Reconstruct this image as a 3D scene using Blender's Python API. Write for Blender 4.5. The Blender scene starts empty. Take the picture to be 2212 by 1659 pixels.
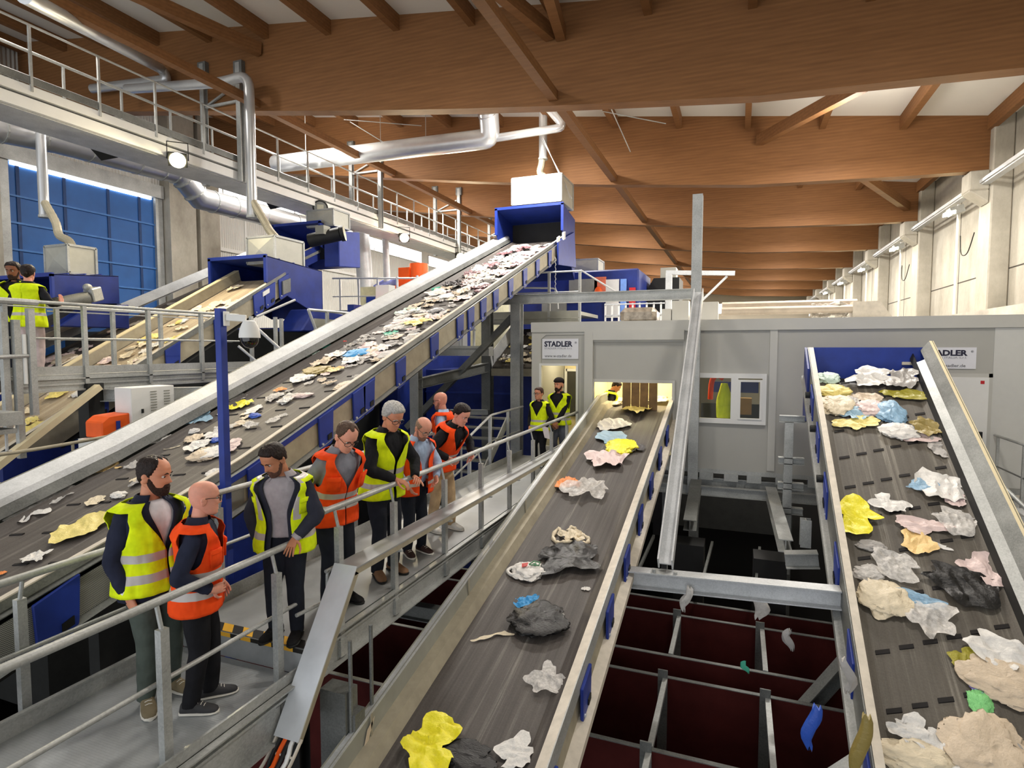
import bpy, bmesh, math, random
from mathutils import Vector as V, Matrix, noise
C = bpy.context.scene.collection
R = random.Random(7)
PI = math.pi
# ---------------------------------------------------------------- camera geometry (hall axis = +Y, right wall = +X)
F = 1272.; CX, CY = 1106., 829.5
YAW = math.radians(21.05); PIT = math.radians(-3.45); CZ = 2.55
_s, _c, _sp, _cp = math.sin(YAW), math.cos(YAW), math.sin(PIT), math.cos(PIT)
FW = V((-_s*_cp, _c*_cp, _sp)); RT = V((_c, _s, 0)); UP = V((_s*_sp, -_c*_sp, _cp)); EYE = V((0, 0, CZ))
def ray(px, py): return FW + RT*((px-CX)/F) - UP*((py-CY)/F)
def hit(p0, n, px, py):
    d = ray(px, py); n = V(n)
    return EYE + d*((V(p0)-EYE).dot(n)/d.dot(n))
def QX(x, px, py): return hit((x, 0, 0), (1, 0, 0), px, py)
def QY(y, px, py): return hit((0, y, 0), (0, 1, 0), px, py)
def QZ(z, px, py): return hit((0, 0, z), (0, 0, 1), px, py)

# ---------------------------------------------------------------- mesh builder
class MB:
    def __init__(s): s.v = []; s.f = []; s.m = []
    def add(s, vs, fs, mi=0):
        b = len(s.v); s.v += [V(p) for p in vs]; s.f += [tuple(b+i for i in f) for f in fs]; s.m += [mi]*len(fs); return s
    def obox(s, c, ax, ay, az, mi=0):
        c, ax, ay, az = V(c), V(ax), V(ay), V(az)
        vs = [c+ax*i+ay*j+az*k for k in (-1, 1) for j in (-1, 1) for i in (-1, 1)]
        return s.add(vs, [(0, 2, 3, 1), (4, 5, 7, 6), (0, 1, 5, 4), (2, 6, 7, 3), (0, 4, 6, 2), (1, 3, 7, 5)], mi)
    def box(s, x0, y0, z0, x1, y1, z1, mi=0):
        x0, x1 = min(x0, x1), max(x0, x1); y0, y1 = min(y0, y1), max(y0, y1); z0, z1 = min(z0, z1), max(z0, z1)
        return s.obox(((x0+x1)/2, (y0+y1)/2, (z0+z1)/2), ((x1-x0)/2, 0, 0), (0, (y1-y0)/2, 0), (0, 0, (z1-z0)/2), mi)
    def bar(s, p, q, w, h, up=(0, 0, 1), mi=0):
        p, q = V(p), V(q); d = (q-p).normalized(); sd = d.cross(V(up))
        if sd.length < 1e-4: sd = d.cross(V((0, 1, 0)))
        sd.normalize(); u = sd.cross(d)
        return s.obox((p+q)/2, d*((q-p).length/2), sd*(w/2), u*(h/2), mi)
    def ibeam(s, p, q, w, h, up=(0, 0, 1), t=.014, mi=0):
        p, q = V(p), V(q); d = (q-p).normalized(); sd = d.cross(V(up)).normalized(); u = sd.cross(d)
        o = u*(h/2-t/2)
        s.bar(p+o, q+o, w, t, up, mi); s.bar(p-o, q-o, w, t, up, mi); s.bar(p, q, t, h-2*t, up, mi); return s
    def tube(s, path, r, n=10, mi=0, cap=True):
        path = [V(p) for p in path]
        rr = r if isinstance(r, (list, tuple)) else [r]*len(path)
        rings = []; pu = None
        for i, p in enumerate(path):
            d = (path[min(i+1, len(path)-1)]-path[max(i-1, 0)])
            d = d.normalized() if d.length > 1e-9 else V((0, 0, 1))
            if pu is None:
                pu = d.cross(V((0, 0, 1)))
                if pu.length < 1e-3: pu = d.cross(V((0, 1, 0)))
            u = (pu-d*pu.dot(d)).normalized(); w = d.cross(u); pu = u
            rings.append([p+(u*math.cos(2*PI*k/n)+w*math.sin(2*PI*k/n))*rr[i] for k in range(n)])
        return s.loft(rings, True, cap, mi)
    def loft(s, rings, closed=True, cap=True, mi=0, mf=None):
        n = len(rings[0]); b = len(s.v)
        for r in rings: s.v += [V(p) for p in r]
        for i in range(len(rings)-1):
            for k in range(n if closed else n-1):
                k2 = (k+1) % n
                s.f.append((b+i*n+k, b+i*n+k2, b+(i+1)*n+k2, b+(i+1)*n+k)); s.m.append(mf(i, k) if mf else mi)
        if cap and closed:
            s.f.append(tuple(b+k for k in range(n))[::-1]); s.m.append(mi)
            s.f.append(tuple(b+(len(rings)-1)*n+k for k in range(n))); s.m.append(mi)
        return s
    def ell(s, c, rx, ry, rz, M=None, n=14, m=9, mi=0):
        c = V(c); rings = []
        for i in range(m+1):
            a = -PI/2+PI*i/m
            a = max(-PI/2+.02, min(PI/2-.02, a))
            ring = []
            for k in range(n):
                t = 2*PI*k/n
                p = V((rx*math.cos(a)*math.cos(t), ry*math.cos(a)*math.sin(t), rz*math.sin(a)))
                ring.append(c+(M @ p if M else p))
            rings.append(ring)
        return s.loft(rings, True, True, mi)
    def prism(s, poly, vec, mi=0):
        n = len(poly); vec = V(vec); vs = [V(p) for p in poly]+[V(p)+vec for p in poly]
        return s.add(vs, [tuple(range(n))[::-1], tuple(range(n, 2*n))]+[(k, (k+1) % n, n+(k+1) % n, n+k) for k in range(n)], mi)
    def plate(s, a, b, c, d, t=.01, mi=0):
        a, b, c, d = V(a), V(b), V(c), V(d); n = (b-a).cross(d-a).normalized()*t
        return s.prism([a, b, c, d], n, mi)
    def build(s, name, mats, parent=None, smooth=None, bev=0, loc=None):
        me = bpy.data.meshes.new(name); o = bpy.data.objects.new(name, me); C.objects.link(o)
        if parent is not None: off = V(parent['_w']) if '_w' in parent else V((0, 0, 0))
        elif loc is not None: off = V(loc)
        else:
            xs = [p.x for p in s.v]; ys = [p.y for p in s.v]; zs = [p.z for p in s.v]
            off = V(((min(xs)+max(xs))/2, (min(ys)+max(ys))/2, min(zs)))
        me.from_pydata([p-off for p in s.v], [], s.f)
        for mt in (mats if isinstance(mats, (list, tuple)) else [mats]): me.materials.append(mt)
        me.polygons.foreach_set('material_index', s.m)
        bm = bmesh.new(); bm.from_mesh(me); bmesh.ops.recalc_face_normals(bm, faces=bm.faces[:]); bm.to_mesh(me); bm.free()
        if smooth is not None:
            me.shade_smooth(); me.set_sharp_from_angle(angle=math.radians(smooth))
        if bev:
            b = o.modifiers.new('bev', 'BEVEL'); b.width = bev; b.segments = 1; b.limit_method = 'ANGLE'
        if parent is not None:
            o.parent = parent
        else: o.location = off
        o['_w'] = tuple(off)
        return o
def tag(o, label=None, cat=None, group=None, kind=None):
    if label: o['label'] = label
    if cat: o['category'] = cat
    if group: o['group'] = group
    if kind: o['kind'] = kind
    return o
def thing(name, loc, label, cat, group=None):
    o = bpy.data.objects.new(name, None); C.objects.link(o); o.location = V(loc); o['_w'] = tuple(V(loc)); o.empty_display_size = .2
    return tag(o, label, cat, group)
def one(mb, name, mats, label, cat, group=None, **k): return tag(mb.build(name, mats, **k), label, cat, group)
def struct(mb, name, mats, **k): return tag(mb.build(name, mats, **k), kind='structure')
def kids(o): return list(o.children)
def copy_tree(o, parent=None):
    ch = kids(o); c = o.copy(); C.objects.link(c)
    if parent is not None: c.parent = parent
    for k in ch: copy_tree(k, c)
    return c
def bez(pts, n=6):
    # Catmull-Rom through pts
    pts = [V(p) for p in pts]; out = []
    for i in range(len(pts)-1):
        p0, p1, p2, p3 = pts[max(i-1, 0)], pts[i], pts[i+1], pts[min(i+2, len(pts)-1)]
        for k in range(n):
            t = k/n
            out.append(.5*((2*p1)+(p2-p0)*t+(2*p0-5*p1+4*p2-p3)*t*t+(3*p1-p0-3*p2+p3)*t**3))
    return out+[pts[-1]]
def arcpath(pts, r=.2, n=5):
    pts = [V(p) for p in pts]; out = [pts[0]]
    for i in range(1, len(pts)-1):
        a = (pts[i-1]-pts[i]); b = (pts[i+1]-pts[i]); rr = min(r, a.length*.45, b.length*.45)
        p, q = pts[i]+a.normalized()*rr, pts[i]+b.normalized()*rr
        for k in range(n+1):
            t = k/n; out.append(p*(1-t)**2+pts[i]*2*t*(1-t)+q*t*t)
    return out+[pts[-1]]

# ---------------------------------------------------------------- materials
def lin(c):
    c = c/255.; return c/12.92 if c <= .04045 else ((c+.055)/1.055)**2.4
def rgb(r, g, b): return (lin(r), lin(g), lin(b), 1)
class N:
    def __init__(s, name):
        s.mat = bpy.data.materials.new(name); s.mat.use_nodes = True; s.t = s.mat.node_tree; s.b = s.t.nodes['Principled BSDF']
    def n(s, typ, **k):
        x = s.t.nodes.new(typ)
        for a, v in k.items():
            if a in x.inputs: x.inputs[a].default_value = v
            else: setattr(x, a, v)
        return x
    def l(s, a, b): s.t.links.new(a, b)
    def tex(s, scale=(1, 1, 1), kind='Object'):
        tc = s.n('ShaderNodeTexCoord'); mp = s.n('ShaderNodeMapping'); mp.inputs['Scale'].default_value = scale
        s.l(tc.outputs[kind], mp.inputs['Vector']); return mp.outputs['Vector']
    def noise(s, vec, scale=5, detail=4, rough=.6):
        x = s.n('ShaderNodeTexNoise'); x.inputs['Scale'].default_value = scale; x.inputs['Detail'].default_value = detail; x.inputs['Roughness'].default_value = rough
        if vec is not None: s.l(vec, x.inputs['Vector'])
        return x.outputs['Fac']
    def ramp(s, fac, stops):
        x = s.n('ShaderNodeValToRGB'); e = x.color_ramp.elements
        while len(e) < len(stops): e.new(.5)
        for i, (p, c) in enumerate(stops): e[i].position = p; e[i].color = c
        s.l(fac, x.inputs['Fac']); return x.outputs['Color']
    def bump(s, fac, strength=.3, dist=.02):
        x = s.n('ShaderNodeBump'); x.inputs['Strength'].default_value = strength; x.inputs['Distance'].default_value = dist
        s.l(fac, x.inputs['Height']); s.l(x.outputs['Normal'], s.b.inputs['Normal'])
    def mix(s, fac, a, b, mode='MIX'):
        x = s.n('ShaderNodeMix', data_type='RGBA', blend_type=mode)
        for k, v in ((0, fac), (6, a), (7, b)):
            if hasattr(v, 'links'): s.l(v, x.inputs[k])
            else: x.inputs[k].default_value = v
        return x.outputs[2]
def plain(name, col, rough=.55, metal=0, var=.12, scale=6, bump=0, spec=.4, alpha=1, bscale=None, trans=0):
    m = N(name); vec = m.tex()
    f = m.noise(vec, scale)
    d = tuple(c*(1-var) for c in col[:3])+(1,); l_ = tuple(min(1, c*(1+var)) for c in col[:3])+(1,)
    m.l(m.ramp(f, [(.3, d), (.7, l_)]), m.b.inputs['Base Color'])
    m.b.inputs['Roughness'].default_value = rough; m.b.inputs['Metallic'].default_value = metal
    m.b.inputs['Specular IOR Level'].default_value = spec
    if alpha < 1: m.b.inputs['Alpha'].default_value = alpha
    if trans: m.b.inputs['Subsurface Weight'].default_value = trans; m.b.inputs['Subsurface Radius'].default_value = (.02, .02, .02)
    if bump: m.bump(m.noise(vec, bscale or scale*6, 3), bump, .01)
    return m.mat
def emit(name, col, st):
    m = N(name); m.b.inputs['Base Color'].default_value = col; m.b.inputs['Emission Color'].default_value = col; m.b.inputs['Emission Strength'].default_value = st
    return m.mat
def m_wood():
    m = N('glulam'); vec = m.tex((.5, 4, 6)); f = m.noise(vec, 2.6, 6, .6)
    v2 = m.tex((1, 1, 1)); w = m.n('ShaderNodeTexWave', wave_type='BANDS', bands_direction='Z'); w.inputs['Scale'].default_value = 3.6; w.inputs['Distortion'].default_value = .6; m.l(v2, w.inputs['Vector'])
    c1 = m.ramp(f, [(.15, rgb(118, 80, 48)), (.85, rgb(146, 103, 65))])
    c2 = m.mix(.12, c1, w.outputs['Color'], 'MULTIPLY'); m.l(c2, m.b.inputs['Base Color']); m.b.inputs['Roughness'].default_value = .6; m.b.inputs['Specular IOR Level'].default_value = .2
    return m.mat
def m_concrete():
    m = N('concrete'); vec = m.tex((1, 1, .6)); f = m.noise(vec, .9, 8, .7); g = m.noise(vec, 14, 4)
    c = m.ramp(f, [(.25, rgb(150, 144, 130)), (.55, rgb(186, 180, 166)), (.8, rgb(206, 201, 188))])
    m.l(m.mix(.15, c, g, 'MULTIPLY'), m.b.inputs['Base Color']); m.b.inputs['Roughness'].default_value = .85; m.bump(g, .15, .01); return m.mat
def m_galv(name='galvanised', a=(150, 152, 150), b=(188, 190, 188), metal=.35, rough=.5):
    m = N(name); vec = m.tex(); x = m.n('ShaderNodeTexVoronoi'); x.inputs['Scale'].default_value = 70; m.l(vec, x.inputs['Vector'])
    f = m.noise(vec, 2.5, 6); f2 = m.mix(.22, f, x.outputs['Color'])
    m.l(m.ramp(f2, [(.3, rgb(*a)), (.7, rgb(*b))]), m.b.inputs['Base Color']); m.b.inputs['Metallic'].default_value = metal; m.b.inputs['Roughness'].default_value = rough; return m.mat
def m_belt(name, c0, c1, c2):
    m = N(name); vec = m.tex((9, .16, .16)); f = m.noise(vec, 1.3, 5, .7)
    g = m.noise(m.tex(), 55, 3); h = m.noise(m.tex((1, .5, .5)), 1.6, 4)
    c = m.ramp(f, [(.3, rgb(*c0)), (.56, rgb(*c1)), (.74, rgb(*c2))])
    c = m.mix(.25, c, m.ramp(h, [(.3, rgb(90, 84, 80)), (.7, rgb(255, 255, 255))]), 'MULTIPLY')
    m.l(m.mix(.3, c, g, 'OVERLAY'), m.b.inputs['Base Color']); m.b.inputs['Roughness'].default_value = .62; m.bump(g, .2, .006); return m.mat
def m_corr(name, col, axis='Y', sc=3.0):
    m = N(name); vec = m.tex(); w = m.n('ShaderNodeTexWave', wave_type='BANDS', bands_direction=axis, wave_profile='SIN'); w.inputs['Scale'].default_value = sc; m.l(vec, w.inputs['Vector'])
    m.b.inputs['Base Color'].default_value = col; m.b.inputs['Roughness'].default_value = .5; m.bump(w.outputs['Fac'], .9, .04); return m.mat
def m_tread():
    m = N('tread_plate'); vec = m.tex((1, 1, 1)); b = m.n('ShaderNodeTexBrick'); b.inputs['Scale'].default_value = 17; b.inputs['Mortar Size'].default_value = .028
    b.offset = .5; b.inputs['Brick Width'].default_value = .7; b.inputs['Row Height'].default_value = .35; m.l(vec, b.inputs['Vector'])
    f = m.noise(vec, 3, 6); m.l(m.ramp(f, [(.3, rgb(148, 152, 154)), (.7, rgb(180, 184, 186))]), m.b.inputs['Base Color'])
    m.b.inputs['Metallic'].default_value = .3; m.b.inputs['Roughness'].default_value = .42; m.bump(b.outputs['Fac'], 1.0, .02); return m.mat
def m_mesh():
    m = N('woven_guard'); vec = m.tex(); ch = m.n('ShaderNodeTexChecker'); ch.inputs['Scale'].default_value = 120; m.l(vec, ch.inputs['Vector'])
    ch.inputs['Color1'].default_value = rgb(158, 158, 150); ch.inputs['Color2'].default_value = rgb(70, 70, 66); m.l(ch.outputs['Color'], m.b.inputs['Base Color']); return m.mat
def m_cloth(name, col, var=.15, sc=7, bs=.6, bd=.03, rough=.85, emi=0):
    m = N(name); vec = m.tex(); f = m.noise(vec, sc, 3)
    d = tuple(c*(1-var) for c in col[:3])+(1,); l_ = tuple(min(1, c*(1+var)) for c in col[:3])+(1,)
    m.l(m.ramp(f, [(.35, d), (.65, l_)]), m.b.inputs['Base Color']); m.b.inputs['Roughness'].default_value = rough; m.b.inputs['Specular IOR Level'].default_value = .2
    m.bump(m.noise(m.tex((1, 1, .6)), sc*1.3, 2), bs, bd)
    if emi:   # fluorescent dye re-emits daylight a little
        m.b.inputs['Emission Color'].default_value = col; m.b.inputs['Emission Strength'].default_value = emi
    return m.mat
def m_film(name, col, alpha=.6, rough=.3):
    m = N(name); vec = m.tex(); f = m.noise(vec, 9, 5, .7)
    m.b.inputs['Base Color'].default_value = col; m.b.inputs['Roughness'].default_value = rough
    r = m.ramp(f, [(.3, (alpha-.2,)*3+(1,)), (.65, (min(1, alpha+.25),)*3+(1,))]); m.l(r, m.b.inputs['Alpha']); m.bump(f, .5, .02); return m.mat
def m_plastic(name, col, rough=.42, var=.07, trans=.0):
    m = N(name); vec = m.tex(); f = m.noise(vec, 11, 5, .65)
    d = tuple(c*(1-var) for c in col[:3])+(1,); l_ = tuple(min(1, c*(1+var)) for c in col[:3])+(1,)
    m.l(m.ramp(f, [(.3, d), (.7, l_)]), m.b.inputs['Base Color']); m.b.inputs['Roughness'].default_value = rough
    m.bump(m.noise(vec, 22, 4), .5, .015); return m.mat
WOOD = m_wood(); CONC = m_concrete(); GALV = m_galv(); GALVD = m_galv('galvanised_dark', (92, 94, 92), (128, 130, 127), .3, .5); GALVL = m_galv('galvanised_light', (178, 181, 183), (212, 214, 216), .25, .45)
CEIL = plain('ceiling_white', rgb(218, 213, 203), .8, var=.03, scale=.5)
PANEL = plain('cabin_grey', rgb(176, 175, 169), .55, var=.025, scale=1.5); PANELL = plain('cabin_trim', rgb(193, 192, 186), .5, var=.03, scale=2)
WHITE = plain('white_paint', rgb(228, 228, 225), .5, var=.02); SIGN = plain('sign_white', rgb(226, 227, 233), .4, var=.015)
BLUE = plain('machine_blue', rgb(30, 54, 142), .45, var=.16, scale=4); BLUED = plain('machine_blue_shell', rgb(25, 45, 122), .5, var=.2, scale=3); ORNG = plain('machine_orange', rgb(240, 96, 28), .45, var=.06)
RED = plain('red_paint', rgb(190, 30, 38), .5); BLACK = plain('black_rubber', rgb(20, 20, 20), .6, var=.3); DARK = plain('dark_steel', rgb(40, 41, 40), .6, .2, var=.25, scale=3)
PIT_SHADE = plain('shade_floor', rgb(2, 2, 2), .95, var=.3, spec=.02); MAROON = plain('maroon_board', rgb(74, 30, 28), .8, var=.25, scale=2, spec=.1)  # floor colour near black: the pit's shade is put into it
BELT = m_belt('belt_rubber', (66, 60, 57), (88, 82, 78), (142, 137, 130)); BELT2 = m_belt('belt_brown', (78, 72, 64), (96, 90, 81), (150, 145, 134)); BELT3 = m_belt('belt_beige', (150, 134, 112), (176, 160, 136), (196, 184, 160))
SLOT = plain('slot_dark', rgb(26, 23, 23), .8, var=.2); CREAM = plain('scraped_edge', rgb(206, 197, 182), .55, var=.12, scale=9); SIDE = plain('side_grey', rgb(152, 152, 142), .5, .15, var=.1, scale=3); SIDEY = plain('side_soiled', rgb(158, 150, 130), .6, .05, var=.15, scale=5)
BOARD = plain('cream_board', rgb(222, 208, 172), .55, var=.06, scale=4); TREAD = m_tread(); MESHM = m_mesh()
STEEL = plain('bright_duct', rgb(196, 198, 200), .32, .6, var=.06, scale=3); ALU = plain('tray_lid', rgb(206, 210, 214), .34, .25, var=.08, scale=4); FLEX = plain('flex_hose', rgb(176, 168, 146), .5, .3, var=.1)
YELLOWP = plain('tape_yellow', rgb(238, 180, 50), .5, var=.08); TAPEB = plain('tape_black', rgb(30, 28, 26), .6)
GLASS = N('pane'); GLASS.b.inputs['Base Color'].default_value = (.04, .05, .05, 1); GLASS.b.inputs['Roughness'].default_value = .04; GLASS.b.inputs['Alpha'].default_value = .16; GLASS = GLASS.mat
LAMPE = emit('lamp_lens', (1, .86, .5, 1), 60); SKYE = emit('skylight_pane', (.95, .98, 1, 1), 7); TXT = plain('sign_letters', rgb(34, 34, 58), .5, var=.02); TXTG = plain('sign_letters_grey', rgb(160, 160, 168), .5, var=.02); TXTM = plain('sign_letters_mid', rgb(108, 108, 112), .5, var=.02)

# ---------------------------------------------------------------- camera
cam = bpy.data.cameras.new('camera'); co = bpy.data.objects.new('camera', cam); C.objects.link(co)
co.matrix_world = Matrix((( RT.x, UP.x, -FW.x, 0), (RT.y, UP.y, -FW.y, 0), (RT.z, UP.z, -FW.z, CZ), (0, 0, 0, 1)))
cam.sensor_fit = 'HORIZONTAL'; cam.sensor_width = 36; cam.lens = F/2212*36; cam.clip_start = .1; cam.clip_end = 300
bpy.context.scene.camera = co
vs_ = bpy.context.scene.view_settings; vs_.view_transform = 'Standard'; vs_.look = 'None'; vs_.gamma = 1; vs_.use_curve_mapping = False; vs_.exposure = .5
w = bpy.data.worlds.new('world'); bpy.context.scene.world = w; w.use_nodes = True
w.node_tree.nodes['Background'].inputs[0].default_value = (.93, .96, 1, 1); w.node_tree.nodes['Background'].inputs[1].default_value = 1.1
def lamp(name, kind, loc, energy, col=(1, .95, .88), size=.6, aim=None, spot=None):
    l = bpy.data.lights.new(name, kind); l.energy = energy; l.color = col
    if kind == 'AREA': l.shape = 'DISK'; l.size = size
    else: l.shadow_soft_size = size
    if spot: l.spot_size = math.radians(spot); l.spot_blend = .5
    o = bpy.data.objects.new(name, l); C.objects.link(o); o.location = V(loc)
    if aim is not None: o.rotation_euler = (V(aim)-V(loc)).to_track_quat('-Z', 'Y').to_euler()
    return o
# ================================================================ the hall
XW, XLW, YF = 6.4, -21.7, 62.
def ceil(x): return 8.55+.135*(5.95-x)
ZB = [(6.4, 7.16), (5.95, 7.17), (4.3, 7.2), (.25, 7.35), (-4, 7.77), (-6, 8.0), (-8.7, 8.34), (-11.9, 8.78), (-14.3, 9.12), (-21.7, 10.1)]
def zb(x):
    for (x0, z0), (x1, z1) in zip(ZB, ZB[1:]):
        if x1 <= x <= x0: return z0+(z1-z0)*(x-x0)/(x1-x0)
    return ZB[-1][1]
struct(MB().box(XLW-.3, -8, -4.8, XW+.3, YF, -4.5), 'floor', PIT_SHADE)
struct(MB().prism([(XW+.4, -8, ceil(XW+.4)), (XLW-.4, -8, ceil(XLW-.4)), (XLW-.4, -8, ceil(XLW-.4)+.15), (XW+.4, -8, ceil(XW+.4)+.15)], (0, YF+8, 0)), 'ceiling', CEIL)
mb = MB().box(XW, -8, -4.5, XW+.3, YF, ceil(XW))
for y in [9.2+6.55*k+d for k in range(9) for d in (.2, 3.4)]: mb.box(XW-.004, y-.02, 2, XW, y+.02, ceil(XW), 1)
for z in (2.2, 4.6, 7.2): mb.box(XW-.004, -2, z-.018, XW, YF, z+.018, 1)
struct(mb, 'wall_right', [CONC, plain('joint_dark', rgb(70, 66, 58), .9)])
struct(MB().box(XLW-.3, YF, -4.5, XW+.3, YF+.3, ceil(XLW)), 'wall_far', plain('far_wall', rgb(214, 204, 184), .8, var=.05, scale=.6))
WCORR = m_corr('white_cladding', rgb(226, 225, 219), 'Y', 2.6)
mb = MB().box(XLW-.3, -8, -4.5, XLW, YF, ceil(XLW))
for y in (11.7, 21.6, 27): mb.box(XLW, y-.05, 5, XLW+.03, y+.05, 10.4, 1)
mb.box(XLW, 18.5, 6.9, XLW+.12, 30, 7.05, 1)
struct(mb, 'wall_left', [WCORR, WHITE])
def stripwin(n, y0, y1, z0, z1):
    r = thing('window_%d' % n, (XLW+.05, (y0+y1)/2, z0), None, None); tag(r, kind='structure')
    MB().box(XLW+.005, y0, z0, XLW+.03, y1, z1).build('pane', SKYE, r)
    m = MB(); k = max(3, int((y1-y0)/1.5))
    for i in range(k+1):
        y = y0+(y1-y0)*i/k; m.box(XLW, y-.04, z0, XLW+.06, y+.04, z1)
    m.box(XLW, y0, z0-.06, XLW+.07, y1, z0); m.box(XLW, y0, z1, XLW+.07, y1, z1+.06)
    m.build('window_frame', WHITE, r)
stripwin(1, 18.8, 26.4, 9.45, 10.12); stripwin(2, 30.5, 38, 8.75, 9.5); stripwin(3, 39, 47, 8.7, 9.4)
# blue fabric gate in the left wall
g = thing('door_1', (XLW, 14.4, -4.5), None, None); tag(g, kind='structure')
m = MB().box(XLW+.02, 11.9, -4.5, XLW+.08, 16.9, 8.45)
m.build('curtain', plain('gate_blue', rgb(34, 92, 160), .55, var=.12, scale=1.2), g)
m = MB()
for z in [7.4-.85*k for k in range(14)]: m.box(XLW+.08, 11.9, z-.03, XLW+.13, 16.9, z+.03)
m.build('wind_bar', plain('gate_blue_light', rgb(60, 116, 182), .5), g)
m = MB()
for y in (12.2, 13.6, 15.1, 16.3): m.box(XLW+.08, y-.05, -4.5, XLW+.11, y+.05, 8.4)
m.build('guide_strap', plain('gate_blue_deep', rgb(22, 58, 108), .6), g)
MB().box(XLW+.08, 12, 8.36, XLW+.12, 16.8, 8.44).build('light_gap', SKYE, g)
m = MB().box(XLW, 11.6, 8.45, XLW+.3, 17.2, 8.95).box(XLW, 11.6, -4.5, XLW+.2, 11.9, 8.45).box(XLW, 16.9, -4.5, XLW+.2, 17.2, 8.45)
m.build('gate_frame', GALV, g)
YB = [12.6+6.55*k for k in range(8)]
for i, y in enumerate(YB):
    xs = [x for x, _ in ZB]
    poly = [(x, y-.17, z) for x, z in ZB[(1 if True else 0):]]+[(XLW, y-.17, ceil(XLW)), (5.95, y-.17, ceil(5.95))]
    struct(MB().prism(poly, (0, .34, 0)), 'roof_beam', WOOD)
    # right-hand concrete column with its corbel
    m = MB().box(5.95, y-.42, -4.5, XW-.005, y+.42, ceil(6)+.05).box(5.5, y-.3, 6.66, 5.95, y+.3, 7.16)
    m.prism([(5.95, y-.3, 6.3), (5.5, y-.3, 6.66), (5.95, y-.3, 6.66)], (0, .6, 0))
    struct(m, 'concrete_column', CONC, bev=.03)
    if i < 3: struct(MB().box(XLW+.02, (17.25 if i == 0 else y-.5), -4.5, XLW+.55, (18.45 if i == 0 else y+.5), ceil(XLW)), 'concrete_column', CONC)
    # knee strut along the hall, right wall head beam
    if i == 0: struct(MB().box(XLW+.02, 10.6, -4.5, XLW+.5, 11.5, ceil(XLW)), 'concrete_column', CONC)
for k in range(-11, 4):
    x = .1+1.95*k; z = ceil(x)-.18
    for b in range(-1, 4):
        y0 = (YB[b]+.17) if b >= 0 else 4.5; y1 = YB[b+1]-.17
        struct(MB().bar((x, y0, z), (x, y1, z), .16, .37), 'purlin', WOOD)
for x, z in ((-11.95, 8.95), (-3.83, 7.95)):
    for b in range(-1, 7):
        y0 = YB[b]+.17 if b >= 0 else 4.5
        struct(MB().bar((x, y0, z), (x, YB[b+1]-.17, z), .2, .2), 'bracing_strut', WOOD)
def brace(p, q, w=.2, h=.3): struct(MB().bar(p, q, w, h), 'roof_brace', WOOD)
brace((.42, 18.95, 8.6), (3.3, 12.8, 8.0)); brace((5.6, 25.5, 7.7), (2.6, 19.35, 7.9)); brace((-11.8, 12.4, 10.3), (-14.6, 5.5, 10.9)); brace((-3.66, 12.4, 9.2), (-2.9, 6, 9.45)); brace((-3.9, 12.4, 9.25), (-6.0, 6, 9.7))
# right wall: ledge, cable tray, bulkhead lamps
one(MB().box(5.55, 13.35, 3.2, 5.93, 45, 3.5), 'cable_trunking', plain('trunking', rgb(178, 170, 156), .7, var=.25, scale=2), 'soiled grey trunking ledge along the concrete wall above the cabin', 'trunking')
t = thing('cable_tray', (5.8, 10, 6.8), 'pale grey cable tray running the length of the right concrete wall', 'cable tray')
MB().box(5.76, 8, 6.78, 5.94, 60, 6.82).box(5.72, 8, 6.82, 5.74, 60, 6.9).build('tray', GALVL, t)
MB().tube([(5.85, 8, 6.97), (5.85, 60, 6.97)], .03, 6).build('conduit', WHITE, t)
for i, y in enumerate((20.6, 27.1, 33.7, 40.2, 46.8)):
    t = thing('wall_lamp', (5.85, y, 6.5), 'lit yellowish floodlight under the cable tray on the right wall'+(', the nearest of them' if i == 0 else ' further down the hall'), 'floodlight', None if i == 0 else 'wall floodlights further down')
    MB().obox((5.72, y, 6.5), (.16, 0, .05), (0, .17, 0), (-.03, 0, .1)).build('housing', GALV, t)
    MB().obox((5.56, y-.03, 6.42), (.12, 0, .02), (0, .14, 0), (0, 0, .05)).build('lens', LAMPE, t)
    MB().tube([(5.85, y+.2, 6.7), (5.85, y+.2, 2.9)], .045, 8).build('conduit', WHITE, t)
    lamp('wall_flood', 'SPOT', (5.3, y-.2, 6.4), 240, (1, .82, .52), .12, (3, y-3, 2), 150)
for y in (19.15, 25.7): one(MB().tube(bez([(5.9, y+.5, 5.7), (5.85, y+.8, 5.2), (5.85, y+1.3, 5.25), (5.9, y+1.6, 5.8)]), .015, 6), 'wall_cable', BLACK, 'black cable looping between sockets on the concrete wall, '+('nearer column' if y < 20 else 'second column'), 'cable')

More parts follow.
